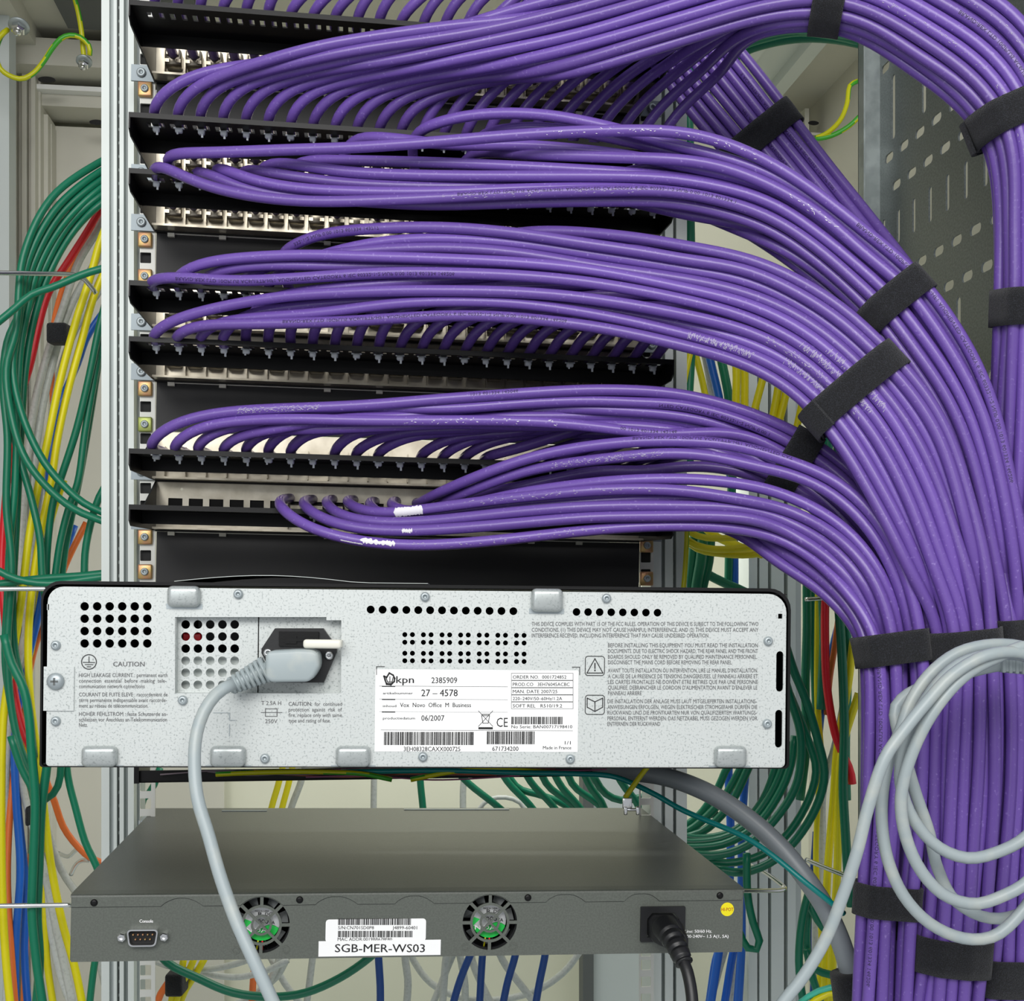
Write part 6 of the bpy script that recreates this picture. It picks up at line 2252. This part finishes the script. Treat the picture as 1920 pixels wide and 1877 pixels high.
bg([(1510, 1890, .985), (1540, 1868), (1572, 1860), (1604, 1864, .98)], .0026, 'yellow_jacket', 'yellow cable under the mint green one at the lower edge', None)

# ---- seen below the exchange and below the switch
B1 = [
    ('green_jacket', .0040, [(300, 1440, 1.4), (285, 1480), (268, 1500), (262, 1530, 1.4)], 'green cable glimpsed behind the left rail below the exchange'),
    ('yellow_jacket', .0038, [(532, 1430, 1.45), (522, 1470), (509, 1515), (500, 1560, 1.45)]),
    ('yellow_jacket', .0038, [(550, 1430, 1.46), (541, 1470), (529, 1515), (520, 1560, 1.46)]),
    ('white_jacket', .0042, [(575, 1430, 1.5), (563, 1470), (546, 1515), (536, 1560, 1.5)]),
    ('white_jacket', .0040, [(702, 1430, 1.5), (701, 1480), (700, 1560, 1.5)]),
    ('green_jacket', .0044, [(786, 1430, 1.48), (789, 1475), (793, 1515), (796, 1570, 1.48)]),
    ('white_jacket', .0042, [(876, 1430, 1.52), (869, 1470), (868, 1510), (870, 1570, 1.52)]),
    ('white_jacket', .0030, [(890, 1530, 1.5), (912, 1502), (945, 1495), (975, 1505), (990, 1530, 1.5)], 'pale grey cable arching low behind the grey switch\'s far edge'),
    ('green_jacket', .0044, [(850, 1440, 1.46), (882, 1472), (928, 1508), (970, 1545, 1.46)]),
    ('green_jacket', .0044, [(935, 1440, 1.45), (955, 1470), (992, 1508), (1020, 1545, 1.45)]),
    ('green_jacket', .0044, [(950, 1450, 1.46), (972, 1478), (1010, 1490), (1040, 1500), (1060, 1510), (1080, 1530, 1.46)]),
    ('green_jacket', .0044, [(980, 1440, 1.44), (998, 1470), (1034, 1508), (1060, 1545, 1.44)]),
    ('green_jacket', .0044, [(1010, 1440, 1.43), (1028, 1474), (1072, 1508), (1100, 1545, 1.43)]),
    ('green_jacket', .0044, [(1034, 1440, 1.42), (1052, 1474), (1082, 1508), (1110, 1545, 1.42)]),
    ('green_jacket', .0044, [(1060, 1440, 1.41), (1076, 1474), (1122, 1508), (1150, 1545, 1.41)]),
    ('green_jacket', .0044, [(1090, 1440, 1.40), (1106, 1474), (1130, 1508), (1140, 1545, 1.40)]),
    ('green_jacket', .0044, [(1110, 1450, 1.39), (1132, 1485), (1160, 1500), (1200, 1496), (1240, 1484, 1.39)]),
    ('green_jacket', .0044, [(1150, 1440, 1.38), (1170, 1474), (1196, 1508), (1210, 1545, 1.38)]),
]
bundle(B1, 'in the gap between exchange and switch', 'in the gap between exchange and switch')
B2 = [
    ('green_jacket', .0042, [(290, 1780, 1.2), (318, 1808), (367, 1832), (433, 1860), (500, 1869), (567, 1863), (633, 1836), (690, 1798), (730, 1760, 1.2)], 'green cable sagging under the grey switch'),
    ('navy_jacket', .0044, [(708, 1760, 1.38), (710, 1800), (713, 1850), (713, 1910, 1.38)]),
    ('navy_jacket', .0044, [(900, 1750, 1.38), (880, 1795), (862, 1840), (842, 1910, 1.38)]),
    ('navy_jacket', .0044, [(908, 1750, 1.40), (904, 1800), (901, 1850), (898, 1910, 1.40)]),
    ('navy_jacket', .0044, [(975, 1750, 1.38), (964, 1800), (952, 1840), (938, 1910, 1.38)]),
    ('navy_jacket', .0044, [(1028, 1750, 1.38), (1021, 1797), (1012, 1840), (1000, 1910, 1.38)]),
    ('white_jacket', .0046, [(758, 1760, 1.44), (760, 1800), (765, 1840), (760, 1910, 1.44)]),
    ('white_jacket', .0046, [(842, 1760, 1.43), (836, 1800), (832, 1850), (828, 1910, 1.43)]),
    ('white_jacket', .0042, [(864, 1760, 1.45), (845, 1800), (825, 1850), (800, 1910, 1.45)]),
    ('white_jacket', .0046, [(856, 1760, 1.46), (866, 1810), (872, 1850), (870, 1910, 1.46)]),
    ('white_jacket', .0046, [(880, 1760, 1.47), (885, 1800), (905, 1850), (935, 1910, 1.47)]),
    ('white_jacket', .0042, [(760, 1760, 1.48), (775, 1800), (810, 1845), (870, 1872), (940, 1874), (1010, 1855), (1060, 1820), (1090, 1780, 1.48)], 'pale grey cable sagging low right of the nearest dark blue ones'),
    ('white_jacket', .0046, [(925, 1760, 1.46), (945, 1805), (975, 1845), (1010, 1890, 1.46)]),
    ('white_jacket', .0036, [(285, 1800, 1.3), (320, 1812), (380, 1818), (440, 1808), (490, 1790, 1.3)], 'pale grey cable sagging under the switch\'s left end, upper one'),
    ('white_jacket', .0036, [(360, 1815, 1.32), (400, 1828), (450, 1832), (500, 1820), (540, 1800, 1.32)], 'pale grey cable sagging under the switch\'s left end, lower one'),
    ('white_jacket', .0042, [(530, 1780, 1.45), (515, 1820), (500, 1850), (470, 1890, 1.45)]),
    ('white_jacket', .0042, [(545, 1780, 1.46), (520, 1830), (480, 1862), (430, 1890, 1.46)]),
    ('white_jacket', .0042, [(588, 1780, 1.47), (582, 1830), (574, 1890, 1.47)]),
    ('white_jacket', .0042, [(505, 1790, 1.48), (535, 1845), (570, 1890, 1.48)]),
    ('orange_jacket', .0040, [(476, 1820, 1.44), (474, 1850), (471, 1910, 1.44)], 'orange cable hanging beside the grey plug lead at the bottom'),
    ('yellow_jacket', .0036, [(345, 1795, 1.28), (340, 1820), (328, 1845), (318, 1900, 1.28)]),
    ('yellow_jacket', .0036, [(365, 1795, 1.28), (352, 1825), (338, 1850), (326, 1900, 1.28)]),
    ('yellow_jacket', .0036, [(385, 1795, 1.29), (365, 1830), (346, 1860), (330, 1905, 1.29)]),
    ('orange_jacket', .0038, [(328, 1822, 1.30), (316, 1842), (302, 1862), (286, 1910, 1.30)], 'orange cable under the small strap below the switch'),
]
bundle(B2, 'hanging under the grey switch', 'hanging under the grey switch')
R5 = [('blue_jacket', .0044, [(1352, 1770, 1.36), (1342, 1800), (1334, 1850), (1326, 1910, 1.36)]), ('white_jacket', .0044, [(1362, 1770, 1.38), (1350, 1810), (1336, 1860), (1316, 1910, 1.38)]),
      ('blue_jacket', .0044, [(1378, 1770, 1.35), (1370, 1810), (1362, 1860), (1354, 1910, 1.35)]), ('white_jacket', .0030, [(1380, 1770, 1.37), (1376, 1820), (1370, 1910, 1.37)]),
      ('blue_jacket', .0044, [(1392, 1760, 1.33), (1388, 1810), (1384, 1860), (1380, 1910, 1.33)])]
bundle(R5, 'below the grey switch\'s right end', 'below the grey switch\'s right end')
b = MB()
p_ = px_path([(312, 1838, 1.27), (345, 1848, 1.27)])
b.rbox(p_[0][0], p_[1][0], 1.262, 1.292, p_[1][2] - .010, p_[0][2] + .008, .003, 2)
tag(b.build('hook_and_loop_strap', 'hook_loop'), 'small black strap round yellow and orange cables below the switch', 'strap')
